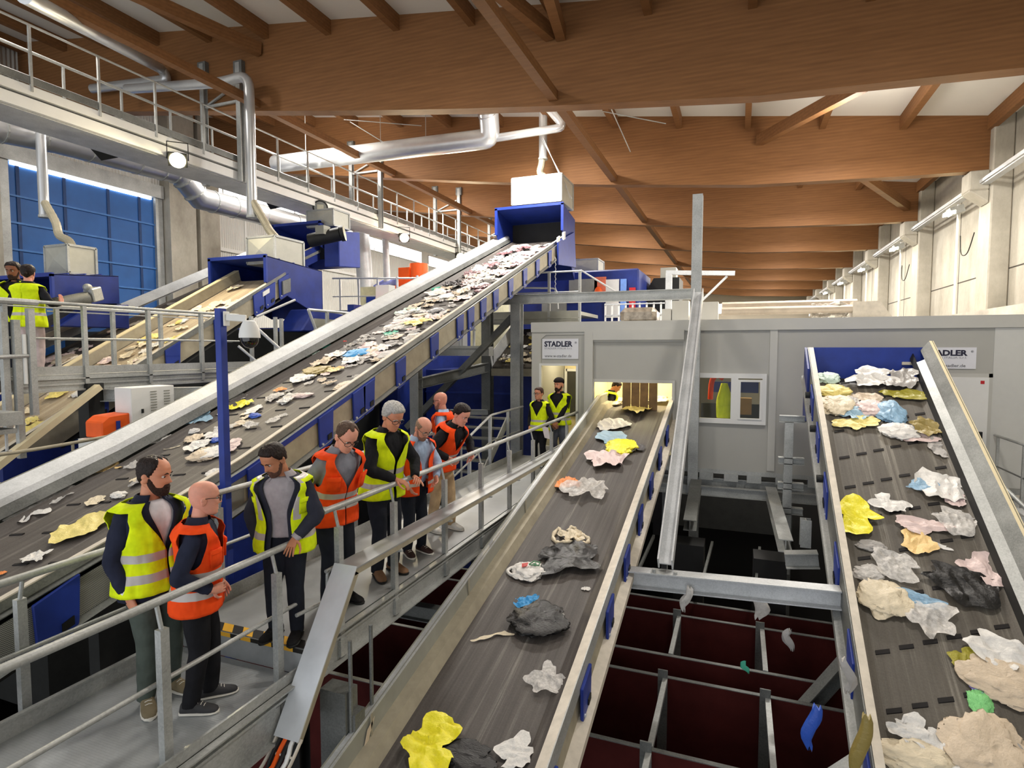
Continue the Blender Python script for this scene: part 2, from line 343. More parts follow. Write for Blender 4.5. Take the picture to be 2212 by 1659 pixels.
# ================================================================ maintenance catwalk under the roof
XC0, XC1 = -13.7, -12.6
t = thing('catwalk', (-13.1, 5, 7.0), 'long pale steel catwalk girder hung beneath the timber roof', 'catwalk')
MB().box(XC1-.1, 4, 7.05, XC1, 52, 7.27).box(XC1-.1, 4, 7.33, XC1, 52, 7.5).build('girder_flange', WHITE, t)
MB().box(XC1-.16, 4, 7.06, XC1-.1, 52, 7.49).box(XC0, 4, 7.06, XC0+.1, 52, 7.49).build('girder_web', GALVD, t)
MB().box(XC0, 4, 7.03, XC1-.11, 52, 7.05).build('soffit', GALVL, t)
MB().box(XC0, 4, 7.5, XC1-.05, 52, 7.53).build('grating', GALV, t)
for x, lab in ((XC1, 'near'), (XC0, 'far')):
    t = thing('guard_rail', (x, 5, 7.53), 'galvanised guard rail on the '+('open side' if lab == 'near' else 'back side')+' of the high catwalk under the roof', 'railing')
    MB().tube([(x, 4, 8.63), (x, 52, 8.63)], .024, 8).build('handrail', GALV, t)
    MB().tube([(x, 4, 8.12), (x, 52, 8.12)], .018, 6).build('midrail', GALV, t)
    MB().box(x-.006, 4, 7.53, x+.006, 52, 7.68).build('toe_board', GALVD, t)
    for k in range(36):
        y = 6.15+1.28*k
        MB().box(x-.022, y-.022, 7.4, x+.022, y+.022, 8.62).build('post', GALV, t)
for i, y in enumerate(YB[:4]):
    for x, w_ in ((XC1+.12, 'open'), (XC0-.05, 'back')):
        t = thing('catwalk_hanger', (x, y, 7.0), 'steel hanger column carrying the '+w_+' side of the high catwalk from '+['the nearest', 'the second', 'the third', 'the fourth'][i]+' timber beam', 'hanger')
        MB().ibeam((x, y-.24, 7.0), (x, y-.24, zb(x)+1.2), .14, .14, (0, 1, 0)).build('column', GALV, t)
        MB().box(x-.14, y-.3, zb(x)+.9, x+.14, y-.17, zb(x)+1.25).build('shoe_plate', GALVD, t)
    m = MB().bar((XC0, y-.24, 9.1), (XC1, y-.24, 9.1), .06, .06).bar((XC0, y-.24, 9.1), (XC1, y-.24, zb(-13)+.6), .05, .05, (0, 1, 0))
    one(m, 'hanger_tie', GALV, 'light steel tie frame between the catwalk hangers at '+['the nearest', 'the second', 'the third', 'the fourth'][i]+' beam', 'brace')
def flood(p, aim, lab, on=True, e=500):
    p = V(p); d = (V(aim)-p).normalized(); sd = d.cross(V((0, 0, 1))).normalized(); u = sd.cross(d)
    t = thing('floodlight', p, lab, 'floodlight')
    MB().obox(p, sd*.2, d*.06, u*.15).build('housing', DARK, t)
    MB().tube([p+d*.06, p+d*.075], .17 if on else .13, 20).build('lens', LAMPE if on else plain('lens_off', rgb(120, 116, 100), .2), t)
    MB().tube([p+sd*.22, p+sd*.22+V((0, 0, .4)), p-sd*.22+V((0, 0, .4)), p-sd*.22], .015, 6).build('bracket', DARK, t)
    if on: lamp('flood', 'SPOT', p+d*.15, e, (1, .84, .55), .15, p+d*4, 150)
flood(QX(-12.45, 384, 345), (-6, 4, 2), 'lit round-glow floodlight under the catwalk, brightest and nearest', True, 700)
flood(QX(-12.45, 873, 513), (-6, 12, 2), 'lit floodlight under the catwalk, second along', True, 700)
flood(QX(-12.45, 993, 553), (-6, 20, 2), 'lit floodlight under the catwalk just left of the conveyor rail', True, 700)
for px, py, lb in ((233, 322, 'switched-off dark floodlight hanging by the big duct above the blue gate'), (598, 435, 'small dark floodlight tilted under the catwalk left of the round lamp')):
    p = QX(-14.6, px, py); t = thing('floodlight', p, lb, 'floodlight')
    MB().obox(p, (.3, .1, .05), (-.05, .2, -.12), (0, .03, .05)).build('housing', DARK, t)
    MB().tube([p+V((-.2, 0, 0)), p+V((-.2, 0, .45))], .015, 6).tube([p+V((.2, 0, 0)), p+V((.2, 0, .45))], .015, 6).build('bracket', DARK, t)
p = QX(-12.5, 692, 449)
t = thing('round_floodlight', p, 'switched-off round black high bay lamp below the catwalk girder', 'floodlight')
n_ = (EYE-p).normalized(); sd = n_.cross(V((0, 0, 1))).normalized(); u = sd.cross(n_)
MB().tube([p-n_*.12, p], .24, 20).build('housing', DARK, t); MB().tube([p, p+n_*.02], .19, 20).build('lens', plain('lamp_glass', rgb(120, 122, 118), .2), t)
MB().obox(p+n_*.025, sd*.1, n_*.01, u*.1).build('diode_plate', plain('diode', rgb(170, 168, 150), .4), t)

# ================================================================ ducts
t = thing('extraction_duct', (-17, 8, 7.5), 'wide galvanised extraction duct running along under the catwalk and dropping beside the gate column', 'duct')
P1 = [QX(-16.2, -60, 262), QX(-16.2, 120, 300), QX(-16.2, 330, 358), QX(-16.2, 385, 372), QX(-16.2, 430, 428), QX(-16.2, 520, 452), QX(-16.2, 660, 488), QX(-16.2, 760, 515)]
MB().tube(P1, .36, 16).build('duct', STEEL, t, smooth=40)
for a, b in zip(P1, P1[1:]):
    for q in (.3, .8):
        c = a.lerp(b, q); d = (b-a).normalized(); MB().tube([c-d*.02, c+d*.02], .375, 16).build('flange_ring', GALV, t)
def drop(name_lab, top, bot, r, hose, elbow=None):
    t = thing('exhaust_pipe', bot, name_lab, 'pipe')
    MB().tube((elbow or [])+[top, bot] if not elbow else arcpath(elbow+[top, bot], .35), r, 14).build('pipe', STEEL, t, smooth=40)
    hp = bez(hose, 10); m = MB()
    m.tube(hp, [r*.78*(1+.08*(i % 2)) for i in range(len(hp))], 10); m.build('flexible_hose', FLEX, t, smooth=30)
    MB().tube([bot, bot-V((0, 0, .06))], r*1.15, 14).build('collar', GALV, t)
def hood_box(lab, x0, y0, x1, y1, z0, z1):
    t = thing('exhaust_hood_box', ((x0+x1)/2, (y0+y1)/2, z0), lab, 'hood')
    MB().box(x0, y0, z0, x1, y1, z1).build('box', SIDEG, t)
    m = MB()
    for x in (x0, x1):
        for y in (y0, y1): m.box(x-.025, y-.025, z0, x+.025, y+.025, z1)
    for z in (z0, z1):
        for y in (y0, y1): m.box(x0, y-.025, z-.025, x1, y+.025, z+.025)
        for x in (x0, x1): m.box(x-.025, y0, z-.025, x+.025, y1, z+.025)
    m.build('frame', GALV, t)
    cx, cz = (x0+x1)/2, (z0+z1)/2
    MB().add([(x0, y0-.01, z0), (x1, y0-.01, z0), (x1, y0-.01, z1), (x0, y0-.01, z1), (cx, y0-.06, cz)], [(0, 1, 4), (1, 2, 4), (2, 3, 4), (3, 0, 4)]).build('front_panel', SIDEG, t)
SIDEG = plain('hood_sheet', rgb(176, 176, 166), .45, .2, var=.06)
# over the leftmost head
hood_box('grey sheet metal box on top of the leftmost blue conveyor head', -14.39, 8.6, -13.64, 9.2, 4.2, 4.8)
a, b = QY(9.5, 90, 250), QY(9.5, 96, 465)
drop('silver drop pipe with kinked hose hanging in front of the blue gate', V((b.x, 9.5, 8.0)), b, .11, [b+V((.03, 0, .3)), QY(9.3, 120, 480), QY(9.2, 128, 508), QY(9.0, 148, 520), V((-13.95, 8.9, 4.8))])
hood_box('grey sheet metal box on top of the blue head left of centre', -11.3, 11.3, -10.45, 12.3, 4.62, 5.25)
b = QY(11.8, 545, 466); tp = QY(11.8, 545, 160)
drop('tall silver pipe bending down from the roof beside the nearest catwalk hanger', V((b.x, 11.8, tp.z)), b, .125, [b+V((.03, 0, .35)), QY(11.8, 572, 480), QY(11.8, 584, 500), V((-10.8, 11.8, 5.25))], [QY(11.8, 330, 180)+V((-1, 0, 0)), V((b.x-.9, 11.8, tp.z-.05))])
t = thing('roof_duct', (-16, 10, 10), 'slim silver duct climbing along the roof purlins at the far left', 'duct')
MB().tube(arcpath([QY(6.5, 50, -10), QY(12.2, 350, 150), QY(12.2, 362, 172), QY(12.2, 200, 192)], .3), .13, 12).build('duct', STEEL, t, smooth=40)
t = thing('cross_duct', (-10, 17, 9), 'large silver duct crossing the hall between the first two timber beams', 'duct')
MB().tube([(-15.6, 17, 9.12), (-7.7, 17, 8.98)], .3, 18).build('duct', STEEL, t, smooth=40)
MB().tube(arcpath([(-7.75, 17, 8.98), (-7.25, 17, 8.98), (-7.2, 16.75, 9.6)], .35), [.3]+[.3]*7, 18).tube([(-7.2, 16.76, 9.58), (-7.2, 16.7, 9.63)], .32, 18).build('elbow', STEEL, t, smooth=40)
MB().tube(arcpath([(-7.3, 17.05, 8.98), (-4.9, 17.05, 9.02), (-5.5, 17.05, 9.75), (-5.6, 17.05, 9.95)], .25), .12, 12).build('branch_pipe', STEEL, t, smooth=40)
m = MB()
for x, y in ((-14, 16.7), (-11, 16.7), (-9.5, 17)): m.tube([(x, y, 9.2), (x, y, ceil(x)-.03)], .01, 5)
m.build('suspension_wire', GALV, t)
hood_box('grey exhaust box on the raised head of the long conveyor', -6.75, 17.55, -5.15, 18.9, 7.05, 7.85)
b = V((-5.85, 17.9, 8.5))
drop('silver pipe with a pale hose down to the box on the long conveyor head', V((-5.85, 17.9, 9.95)), b, .13, [b+V((0, 0, .1)), V((-5.9, 17.9, 8.3)), V((-5.95, 17.95, 8.05)), V((-5.7, 18.1, 7.85))])
one(MB().tube([(-5.8, 17.6, 9), (-5.1, 17.9, 7.6), (-5, 18, 7.2)], .012, 5).tube([(-5.75, 17.6, 9), (-5.3, 17.9, 7.9), (-4.95, 18.05, 7.2)], .012, 5), 'hanging_cable', GALVL, 'pale cables strung from the roof pipe to the long conveyor head', 'cable')
for a, b in (((-12.6, 17.3, 10.3), (-10.9, 18, 9.2)), ((-13, 17.5, 10.5), (-10.5, 18.5, 10.3)), ((-3.6, 17, 9.5), (-3.2, 18.3, 8.5)), ((-3.9, 17.5, 9.5), (-2.2, 18.6, 9.3))):
    one(MB().tube([a, b], .015, 5), 'wind_tie_rod', GALV, 'thin steel tie rod between the first two timber beams, '+('left of the cross duct elbow' if a[0] < -8 else 'right of the drop pipe'), 'rod', 'roof tie rods '+('left' if a[0] < -8 else 'right'))
# ================================================================ conveyors
def lerp_prof(prof):
    def f(y):
        for (y0, z0), (y1, z1) in zip(prof, prof[1:]):
            if y <= y1: return z0+(z1-z0)*(y-y0)/(y1-y0)
        (y0, z0), (y1, z1) = prof[-2:]
        return z1+(z1-z0)/(y1-y0)*(y-y1)
    return f
def strip(ys, f, x0, dz0, x1, dz1, x2=None, dz2=None, t=.012, mb=None, mi=0):
    """a folded sheet swept along the conveyor; points are (x, height over the reference line)"""
    mb = mb or MB(); pts = [(x0, dz0), (x1, dz1)]+([(x2, dz2)] if x2 is not None else [])
    top = [[V((x, y, f(y)+d)) for x, d in pts] for y in ys]
    rings = []
    for r in top:
        nrm = []
        for i in range(len(r)):
            d = (r[min(i+1, len(r)-1)]-r[max(i-1, 0)]); nrm.append(V((-d.z, 0, d.x)).normalized()*t)
        rings.append(r+[p-n for p, n in zip(r[::-1], nrm[::-1])])
    return mb.loft(rings, True, True, mi)
def bplate(root, x, y, zt, w, h, sx, name='blue_bracket', mat=None):
    """rounded blue cover plate hanging on the conveyor flank; slants with the flank"""
    sl = root['slope']; n = 7; poly = []
    a = (.0, 0); pts = [(-w/2, 0), (w/2, 0), (w/2*.9, -h*.8)]+[(w/2*.9-w*.15*(1-math.cos(t)), -h*.8-h*.2*math.sin(t)) for t in (.5, 1, 1.57)]+[(-w/2*.9+w*.15*(1-math.cos(t)), -h*.8-h*.2*math.sin(t)) for t in (1.57, 1, .5)]+[(-w/2*.9, -h*.8)]
    pl = [(x, y+u, zt+sl*u+v) for u, v in pts]
    o = MB().prism(pl, (sx*.03, 0, 0)).build(name, mat or BLUE, root, bev=.006)
    MB().tube([(x+sx*.03, y-.3*w, zt-.3*sl*w-h*.82), (x+sx*.045, y-.3*w, zt-.3*sl*w-h*.82)], .016, 8).build('bolt', GALVL, o)
    MB().obox((x+sx*.035, y+.18*w, zt-h*.7), (.008*sx, 0, 0), (0, w*.13, sl*w*.13), (0, 0, h*.08)).build('latch', BLACK, o)
def hood(root, x0, x1, y0, y1, zf, zb_, h, dark=True, drop=.5, mat=None):
    """blue head cover, open towards the belt: roof, cheeks, back, front lip"""
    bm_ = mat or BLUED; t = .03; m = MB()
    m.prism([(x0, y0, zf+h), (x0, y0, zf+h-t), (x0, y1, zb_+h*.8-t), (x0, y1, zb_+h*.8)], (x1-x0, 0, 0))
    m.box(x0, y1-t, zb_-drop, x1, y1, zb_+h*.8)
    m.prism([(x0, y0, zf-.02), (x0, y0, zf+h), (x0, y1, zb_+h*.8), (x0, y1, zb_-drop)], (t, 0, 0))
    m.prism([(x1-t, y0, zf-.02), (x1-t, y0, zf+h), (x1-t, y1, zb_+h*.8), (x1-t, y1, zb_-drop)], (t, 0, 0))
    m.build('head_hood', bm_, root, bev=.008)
    m = MB().box(x0-.03, y0-.03, zf+h-.05, x1+.03, y0+.02, zf+h+.03).box(x0-.03, y0-.03, zf, x0+.05, y0+.02, zf+h).box(x1-.05, y0-.03, zf, x1+.03, y0+.02, zf+h)
    m.build('hood_rim', BLUE, root)
    m = MB()
    for k in range(1, 4):
        y = y0+(y1-y0)*k/4; z = zf+h+(zb_-zf-h*.2)*k/4
        m.box(x0+.05, y-.015, z-.02, x1-.05, y+.015, z+.03)
    m.build('roof_seam', BLUE, root)
    m = MB().box(x0+.04, y1-.06, zf-.1, x1-.04, y1-.04, zb_+h*.75)
    m.build('back_sheet', BLACK, root)  # black sheet inside the hood, just before its back wall

# ---------- long climbing conveyor left of the walkway
L_T = lerp_prof([(0, -.05), (3.6, .9), (5, 1.33), (7.54, 2.255), (18.4, 6.235)]); LX0, LX1 = -7.35, -5.2
YS = [1.2, 2.4, 3.6, 4.3, 5, 6.2, 7.54, 10, 13, 16, 18.4]
L = thing('belt_conveyor', (-6.3, 1.2, .2), 'long steep conveyor with blue brackets beside the walkway, belt strewn with plastic scraps', 'conveyor'); L['slope'] = .36
Lb = lambda y: L_T(y)-.24
strip(YS, Lb, -7.08, .06, -6.9, 0, mb=(b := MB())); strip(YS, Lb, -6.9, 0, -5.45, 0, mb=b); strip(YS, Lb, -5.45, 0, -5.28, .06, mb=b)
for k in range(30):
    y = 2+.55*k
    for j in range(4):
        x = -6.75+.34*j; yy = y+.1*j
        b.obox((x, yy, Lb(yy)+.004), (.07, .02, .007), (0, .012, .004), (0, 0, .006), 1)
b.build('belt', [BELT, SLOT], L)
strip(YS, L_T, -7.42, .1, -7.2, .02, -7.17, -.05).build('side_plate', GALVL, L)
strip(YS, L_T, -7.18, -.04, -7.12, -.16).build('skirt', GALVD, L)
strip(YS, L_T, -7.44, .1, -7.42, -.6).build('outer_panel', SIDE, L)
strip(YS, L_T, -5.3, -.1, -5.22, 0, -5.16, 0).build('edge_rail', CREAM, L)
strip(YS, L_T, -5.17, 0, -5.15, -.09, mb=(b := MB())); strip(YS, L_T, -5.19, -.09, -5.12, -.12, mb=b); b.build('edge_channel', GALVD, L)
strip(YS[2:7], L_T, -5.115, -.12, -5.115, -.19, t=.02).build('blue_rail', BLUE, L)
strip([5, 6.2, 7.54, 10, 13, 16, 18.4], L_T, -5.14, -.12, -5.14, -.5).build('flank_panel', SIDEY, L)
strip([1.2, 2.4, 3.6, 4.3, 5], L_T, -5.14, -.18, -5.14, -.5).build('woven_guard', MESHM, L)
strip(YS, L_T, -5.2, -.5, -5.08, -.54, -5.2, -.61).build('lower_channel', GALV, L)
strip(YS, L_T, -7.4, -.6, -5.2, -.61, t=.03).build('return_belt', DARK, L)
for y in (3.02, 4.2, 5.2, 6.38, 7.12, 7.36, 8.26, 9.4, 10.45, 10.95, 11.58, 12.27, 13.2, 14.2, 15.2, 16.3):
    bplate(L, -5.125, y, L_T(y)-.14, .36 if y < 6 else .3, .45, 1)
hood(L, -7.3, -5.1, 17.55, 19.0, 6.15, 6.1, .82, drop=1.3)
m = MB().prism([(-5.08, 16.9, L_T(16.9)-.66), (-5.08, 16.9, L_T(16.9)+.02), (-5.08, 18.7, 6.3), (-5.08, 18.9, 5.2)], (.05, 0, 0)); m.build('head_cheek', BLUE, L)
m = MB().obox((-5.02, 17.4, 5.95), (.03, 0, 0), (0, .09, .03), (0, 0, .11)).build('switch_box', GALVL, L)
MB().obox((-5.01, 16.8, 5.75), (.02, 0, 0), (0, .12, .045), (0, 0, .07)).build('rating_plate', WHITE, L)
m = MB()
for k in range(9): m.tube([(-5.05, 16.6, 5.2-.14*k), (-5.02, 16.6, 5.13-.14*k), (-5.05, 16.6, 5.07-.14*k)], .012, 6)
m.build('chain', GALVL, L)

# ---------- middle conveyor running up into the cabin
M_T = lerp_prof([(0, -1.619), (13.3, 1.467), (15, 1.5)]); MX0, MX1 = -3.0, -1.31
MY = [1.0, 3, 6, 9, 12, 13.3, 14.6]
M = thing('belt_conveyor', (-2.1, 1.0, -1.9), 'middle conveyor running up into the cabin opening, with sparse scraps on its belt', 'conveyor'); M['slope'] = .232
Mb = lambda y: M_T(y)-.33
b = MB(); strip(MY, Mb, -2.78, .02, -2.62, 0, mb=b); strip(MY, Mb, -2.62, 0, -1.6, 0, mb=b); strip(MY, Mb, -1.6, 0, -1.43, .1, mb=b)
b.build('belt', BELT, M)
strip(MY, M_T, -3.03, -.01, -2.95, 0, t=.02).build('top_flange', GALVL, M)
strip(MY, M_T, -2.96, 0, -2.94, -.2).build('inner_plate', SIDE, M)
strip(MY, M_T, -2.95, -.19, -2.83, -.2, -2.77, -.31).build('inner_ledge', SIDEY, M)
strip(MY, M_T, -3.02, 0, -3.02, -.6).build('outer_panel', SIDE, M)
b = MB()
for y in (2.2, 4.2, 6.2, 8.2, 10.2, 12): b.obox((-2.935, y, M_T(y)-.1), (.004, 0, 0), (0, .012, .003), (0, 0, .1))
b.build('panel_seam', SIDEY, M)
strip(MY, M_T, -1.45, -.2, -1.4, -.02, -1.31, 0, t=.02).build('top_rail', CREAM, M)
strip(MY, M_T, -1.30, 0, -1.29, -.16).build('rail_web', GALV, M)
strip(MY, M_T, -1.33, -.16, -1.31, -.42).build('flank_panel', SIDEY, M)
strip(MY, M_T, -1.33, -.42, -1.2, -.46, -1.2, -.54).build('lower_rail', CREAM, M)
strip(MY, M_T, -3.0, -.55, -1.3, -.58, t=.03).build('return_belt', DARK, M)
for y in (2.9, 4.13, 5.25, 6.35, 7.4, 8.5, 9.6, 10.7, 11.8): bplate(M, -1.29, y, M_T(y)-.12, .34, .36, 1)

# ---------- steep right-hand conveyor
R_T = lerp_prof([(0, -4.333), (11.9, 2.593)]); RX0, RX1 = 1.2, 2.86
RY = [2.2, 4, 6, 8, 10, 11.86]
RC = thing('belt_conveyor', (2, 2.2, -3.3), 'steep right hand conveyor with rows of dark slots and a blue top plate', 'conveyor'); RC['slope'] = .582
Rb = lambda y: R_T(y)-.25
RYB = RY[:-1]+[11.25]; b = MB(); strip(RYB, Rb, 1.27, .03, 1.36, 0, mb=b); strip(RYB, Rb, 1.36, 0, 2.66, 0, mb=b); strip(RYB, Rb, 2.66, 0, 2.76, .07, mb=b)
b.tube([(1.3, 11.3, Rb(11.25)-.15), (2.76, 11.3, Rb(11.25)-.15)], .16, 20)
for k in range(12):
    y = 5.27+.536*k
    for j in range(6):
        yy = y+.09*j; x = 1.45+.228*j
        b.obox((x, yy, Rb(yy)+.004), (.068, .02, .012), (0, .02, .0115), (0, 0, .006), 1)
b.build('belt', [BELT2, SLOT], RC)
strip(RY, R_T, 1.17, 0, 1.25, 0, 1.29, -.22, t=.02).build('top_rail', CREAM, RC)
strip(RY, R_T, 1.165, 0, 1.16, -.5).build('outer_panel', GALVD, RC)
strip(RY, R_T, 1.16, -.5, 1.08, -.52, 1.08, -.6).build('lower_rail', GALV, RC)
strip(RY, R_T, 2.73, -.2, 2.77, -.105).build('rubber_skirt', BLACK, RC)
strip(RY[:-1]+[11.6], R_T, 2.77, -.1, 2.88, -.05, t=.02).build('inner_flange', GALV, RC)
strip(RY, R_T, 2.88, -.05, 3.0, .11).build('inner_plate', GALVD, RC)
strip(RY, R_T, 3.0, .11, 3.06, .11, t=.02).build('right_top_rail', BOARD, RC)
strip(RY, R_T, 3.05, .11, 3.05, -.6).build('right_outer_panel', SIDE, RC)
strip(RY, R_T, 1.2, -.55, 3.0, -.55, t=.03).build('return_belt', DARK, RC)
MB().box(1.17, 11.88, 1.3, 3.05, 11.93, 2.57).build('head_plate', BLUE, RC)
MB().prism([(1.15, 11.3, 2.2), (1.15, 11.9, 2.57), (1.15, 11.9, 1.2), (1.15, 11.3, 1.3)], (-.04, 0, 0)).build('head_cheek', BLUED, RC)
MB().box(2.62, 11.84, 2.27, 2.86, 11.88, 2.32).build('head_batten', CREAM, RC)
for y in (5.0, 5.75, 6.75, 7.8, 8.9, 9.9, 10.8): bplate(RC, 1.16, y, R_T(y)-.1, .36, .44, -1)
for y in (9.2, 10.2, 11.0): MB().tube([(1.14, y, R_T(y)-.3), (1.06, y, R_T(y)-.3)], .055, 12).build('bearing', DARK, RC)

# ---------- two conveyors beyond the left platform and their blue heads
B_T = lerp_prof([(0, -2.1), (7.9, 2.42), (11.6, 4.45)])
B = thing('belt_conveyor', (-11.1, 3, -.4), 'conveyor with a cream side board and beige belt ending in an open blue head', 'conveyor'); B['slope'] = .56
BY = [3, 5, 7.9, 11.5]; Bb = lambda y: B_T(y)-.16
strip(BY, Bb, -11.75, .03, -11.7, 0, mb=(b := MB())); strip(BY, Bb, -11.7, 0, -10.45, 0, mb=b); b.build('belt', BELT3, B)
strip(BY, B_T, -11.95, -.02, -11.95, .12, -11.8, .12, t=.03).build('board', BOARD, B)
strip(BY, B_T, -11.8, .1, -11.74, -.12).build('board_face', SIDEY, B)
strip(BY, B_T, -10.5, -.1, -10.42, 0, -10.32, 0).build('edge_rail', CREAM, B)
strip(BY, B_T, -10.31, 0, -10.31, -.12).build('rail_web', GALVD, B)
strip(BY, B_T, -10.33, -.12, -10.33, -.5).build('flank_panel', SIDEY, B)
strip(BY, B_T, -11.9, -.5, -10.3, -.55, t=.03).build('return_belt', DARK, B)
for y in (6.9, 8.35, 9.5, 10.6, 10.95, 11.4): bplate(B, -10.31, y, B_T(y)-.06, .34, .5, 1)
hood(B, -12.1, -10.35, 10.9, 12.9, 4.1, 4.1, .62, drop=.75)
MB().obox((-10.28, 11.45, 4.05), (.04, 0, 0), (0, .13, .05), (0, 0, .16)).build('isolator_switch', GALVD, B)
MB().obox((-10.28, 10.8, 3.85), (.02, 0, 0), (0, .1, .055), (0, 0, .05)).build('rating_plate', WHITE, B)
MB().prism([(-10.3, 11.1, 2.95), (-10.3, 12.7, 2.95), (-10.3, 12.7, 3.45), (-10.3, 11.6, 3.5)], (.75, 0, 0)).build('drive_cover', BLUED, B, bev=.03)
C_T = lerp_prof([(0, -1.4), (8.73, 2.75), (14.0, 5.2), (15.5, 5.9)])
CC = thing('belt_conveyor', (-13.3, 4, .4), 'far left conveyor with blue flank running up behind the cream side board', 'conveyor'); CC['slope'] = .46
CY_ = [4, 7, 8.73, 14, 15.4]; Cb = lambda y: C_T(y)-.16
strip(CY_, Cb, -13.95, .03, -13.9, 0, mb=(b := MB())); strip(CY_, Cb, -13.9, 0, -12.55, 0, mb=b); b.build('belt', BELT, CC)
strip(CY_, C_T, -14.25, -.05, -14.2, .25, -14.0, .05, t=.02).build('side_plate', GALVL, CC)
strip(CY_, C_T, -12.6, -.1, -12.52, 0, -12.45, 0).build('edge_rail', CREAM, CC)
strip(CY_, C_T, -12.44, -.02, -12.44, -.5).build('flank_panel', BLUED, CC)
strip(CY_, C_T, -12.41, -.18, -12.38, -.26, t=.03).build('flank_rail', GALVD, CC)
hood(CC, -14.1, -12.25, 15.2, 17, 5.75, 5.6, .75, drop=.3)
MB().prism([(-12.2, 15.3, 6.2), (-12.2, 16.4, 6.35), (-12.2, 16.4, 5.2), (-12.2, 15.3, 5.1)], (.5, .1, 0)).build('head_cheek', BLUE, CC, bev=.02)
hood_box('pale grey box on the rearmost blue head under the catwalk', -12.9, 15.4, -11.9, 16.2, 6.4, 6.9)
t = thing('drive_motor', (-11.6, 14.6, 5.5), 'grey drive motor on the flank of the rear blue head', 'motor')
MB().tube([(-12.0, 14.4, 5.75), (-11.1, 14.7, 5.95)], .2, 14).tube([(-11.1, 14.7, 5.95), (-11.0, 14.75, 5.97)], .23, 14).build('motor_body', DARK, t, smooth=40)
MB().box(-11.7, 14.3, 5.9, -11.4, 14.6, 6.15).build('terminal_box', SIDE, t)
A = thing('conveyor_head', (-14.3, 8, 2.4), 'leftmost blue conveyor head with a black mouth, behind two people in yellow vests', 'conveyor head'); A['slope'] = .5
hood(A, -15.0, -13.2, 8.0, 9.4, 3.48, 3.72, .6, drop=.15)
strip([4, 6, 9.5], lambda y: 3.35+.45*(y-9), -14.9, 0, -13.3, 0, t=.1).build('belt', BELT, A)
MB().prism([(-13.2, 7.9, 3.0), (-13.2, 9.4, 3.0), (-13.2, 9.4, 3.55), (-13.2, 8.45, 3.4)], (.3, 0, 0)).build('drive_cover', BLUED, A, bev=.02)
mt = thing('drive_motor', (-12.95, 8.2, 3.3), 'dusty grey geared motor lying on the leftmost blue head', 'motor')
MB().tube([(-13.0, 7.95, 3.45), (-12.9, 8.5, 3.62)], .14, 14).build('motor_body', GALVD, mt, smooth=40)
MB().tube([(-13.0, 7.9, 3.43), (-12.99, 7.97, 3.455)], .15, 14).build('fan_cowl', DARK, mt, smooth=40)
MB().obox((-12.9, 8.62, 3.7), (.12, .02, 0), (-.02, .12, .04), (0, -.03, .14)).ell((-12.9, 8.5, 3.84), .09, .09, .08).build('gearbox', GALV, mt, bev=.02)
# ================================================================ sorting cabin
YC = 13.2; zc0, zc1 = -.03, 3.2
def P_(x0, x1, z0, z1, t=.1): return MB().box(x0, YC, z0, x1, YC+t, z1)
cab = thing('sorting_cabin', (0, YC, -.1), 'long grey panelled sorting cabin across the hall, open where the middle conveyor enters', 'cabin')
x0, x1 = -4.56, 6.35
m = MB()
def wallp(a, b, z0, z1): m.box(a, YC, z0, b, YC+.1, z1)
OX0, OX1, OZ0, OZ1 = -3.08, -1.34, 0.2, 1.81         # conveyor mouth
W1 = (-4.38, -3.44, .25, 2.2); W2 = (-.86, .545, .97, 2.03)
wallp(x0, W1[0], zc0, 3.0); wallp(W1[0], W1[1], W1[3], 3.0); wallp(W1[0], W1[1], zc0, W1[2]); wallp(W1[1], OX0, zc0, 3.0)
wallp(OX0, OX1, OZ1, 3.0); wallp(OX0, OX1, zc0, OZ0); wallp(OX1, W2[0], zc0, 3.0); wallp(W2[0], W2[1], W2[3], 3.0); wallp(W2[0], W2[1], zc0, W2[2]); wallp(W2[1], x1, zc0, 3.0)
m.build('front_wall', PANEL, cab)
m = MB().box(x0, YC, zc0, x0+.1, 17.2, 3.0).box(x1-.1, YC+.1, zc0, x1, 17.2, 3.0)
m.box(x0, 17.1, zc0, x1, 17.2, 3.0); m.build('other_wall', PANEL, cab)
MB().box(x0+.1, YC+.1, -.12, x1-.1, 17.1, -.02).build('cabin_floor', SIDE, cab)
MB().box(x0-.02, YC-.06, 2.93, x1+.02, 17.2, 3.16).build('roof_slab', PANELL, cab)
for a_, b_, d_, z_ in ((x0-.01, x0+.22, .03, zc0), (-3.28, -3.085, .1, .3), (.59, .73, .03, .02), (-1.12, -1.05, .02, zc0)): MB().box(a_, YC-d_, z_, b_, YC-.001, 2.93).build('corner_post', PANELL, cab)
m = MB().prism([(x0+.2, YC-.025, 2.93), (x0+.2, YC-.025, 2.75), (x0+.34, YC-.025, 2.87), (-3.28, YC-.025, 2.87), (-3.28, YC-.025, 2.93)], (0, .02, 0)); m.build('corner_gusset', PANELL, cab)
m = MB().box(-3.08, YC-.12, 2.74, -1.1, YC, 2.95).box(-3.085, YC-.05, 2.70, -1.1, YC, 2.74); m.build('lintel', PANELL, cab)
m = MB().box(-3.085, YC-.035, 1.79, -1.3, YC+.02, 1.86).box(-1.34, YC-.05, 0, -1.28, YC, 1.86).box(-3.085, YC-.05, 0.2, -3.06, YC, 1.86); m.build('mouth_trim', PANELL, cab)
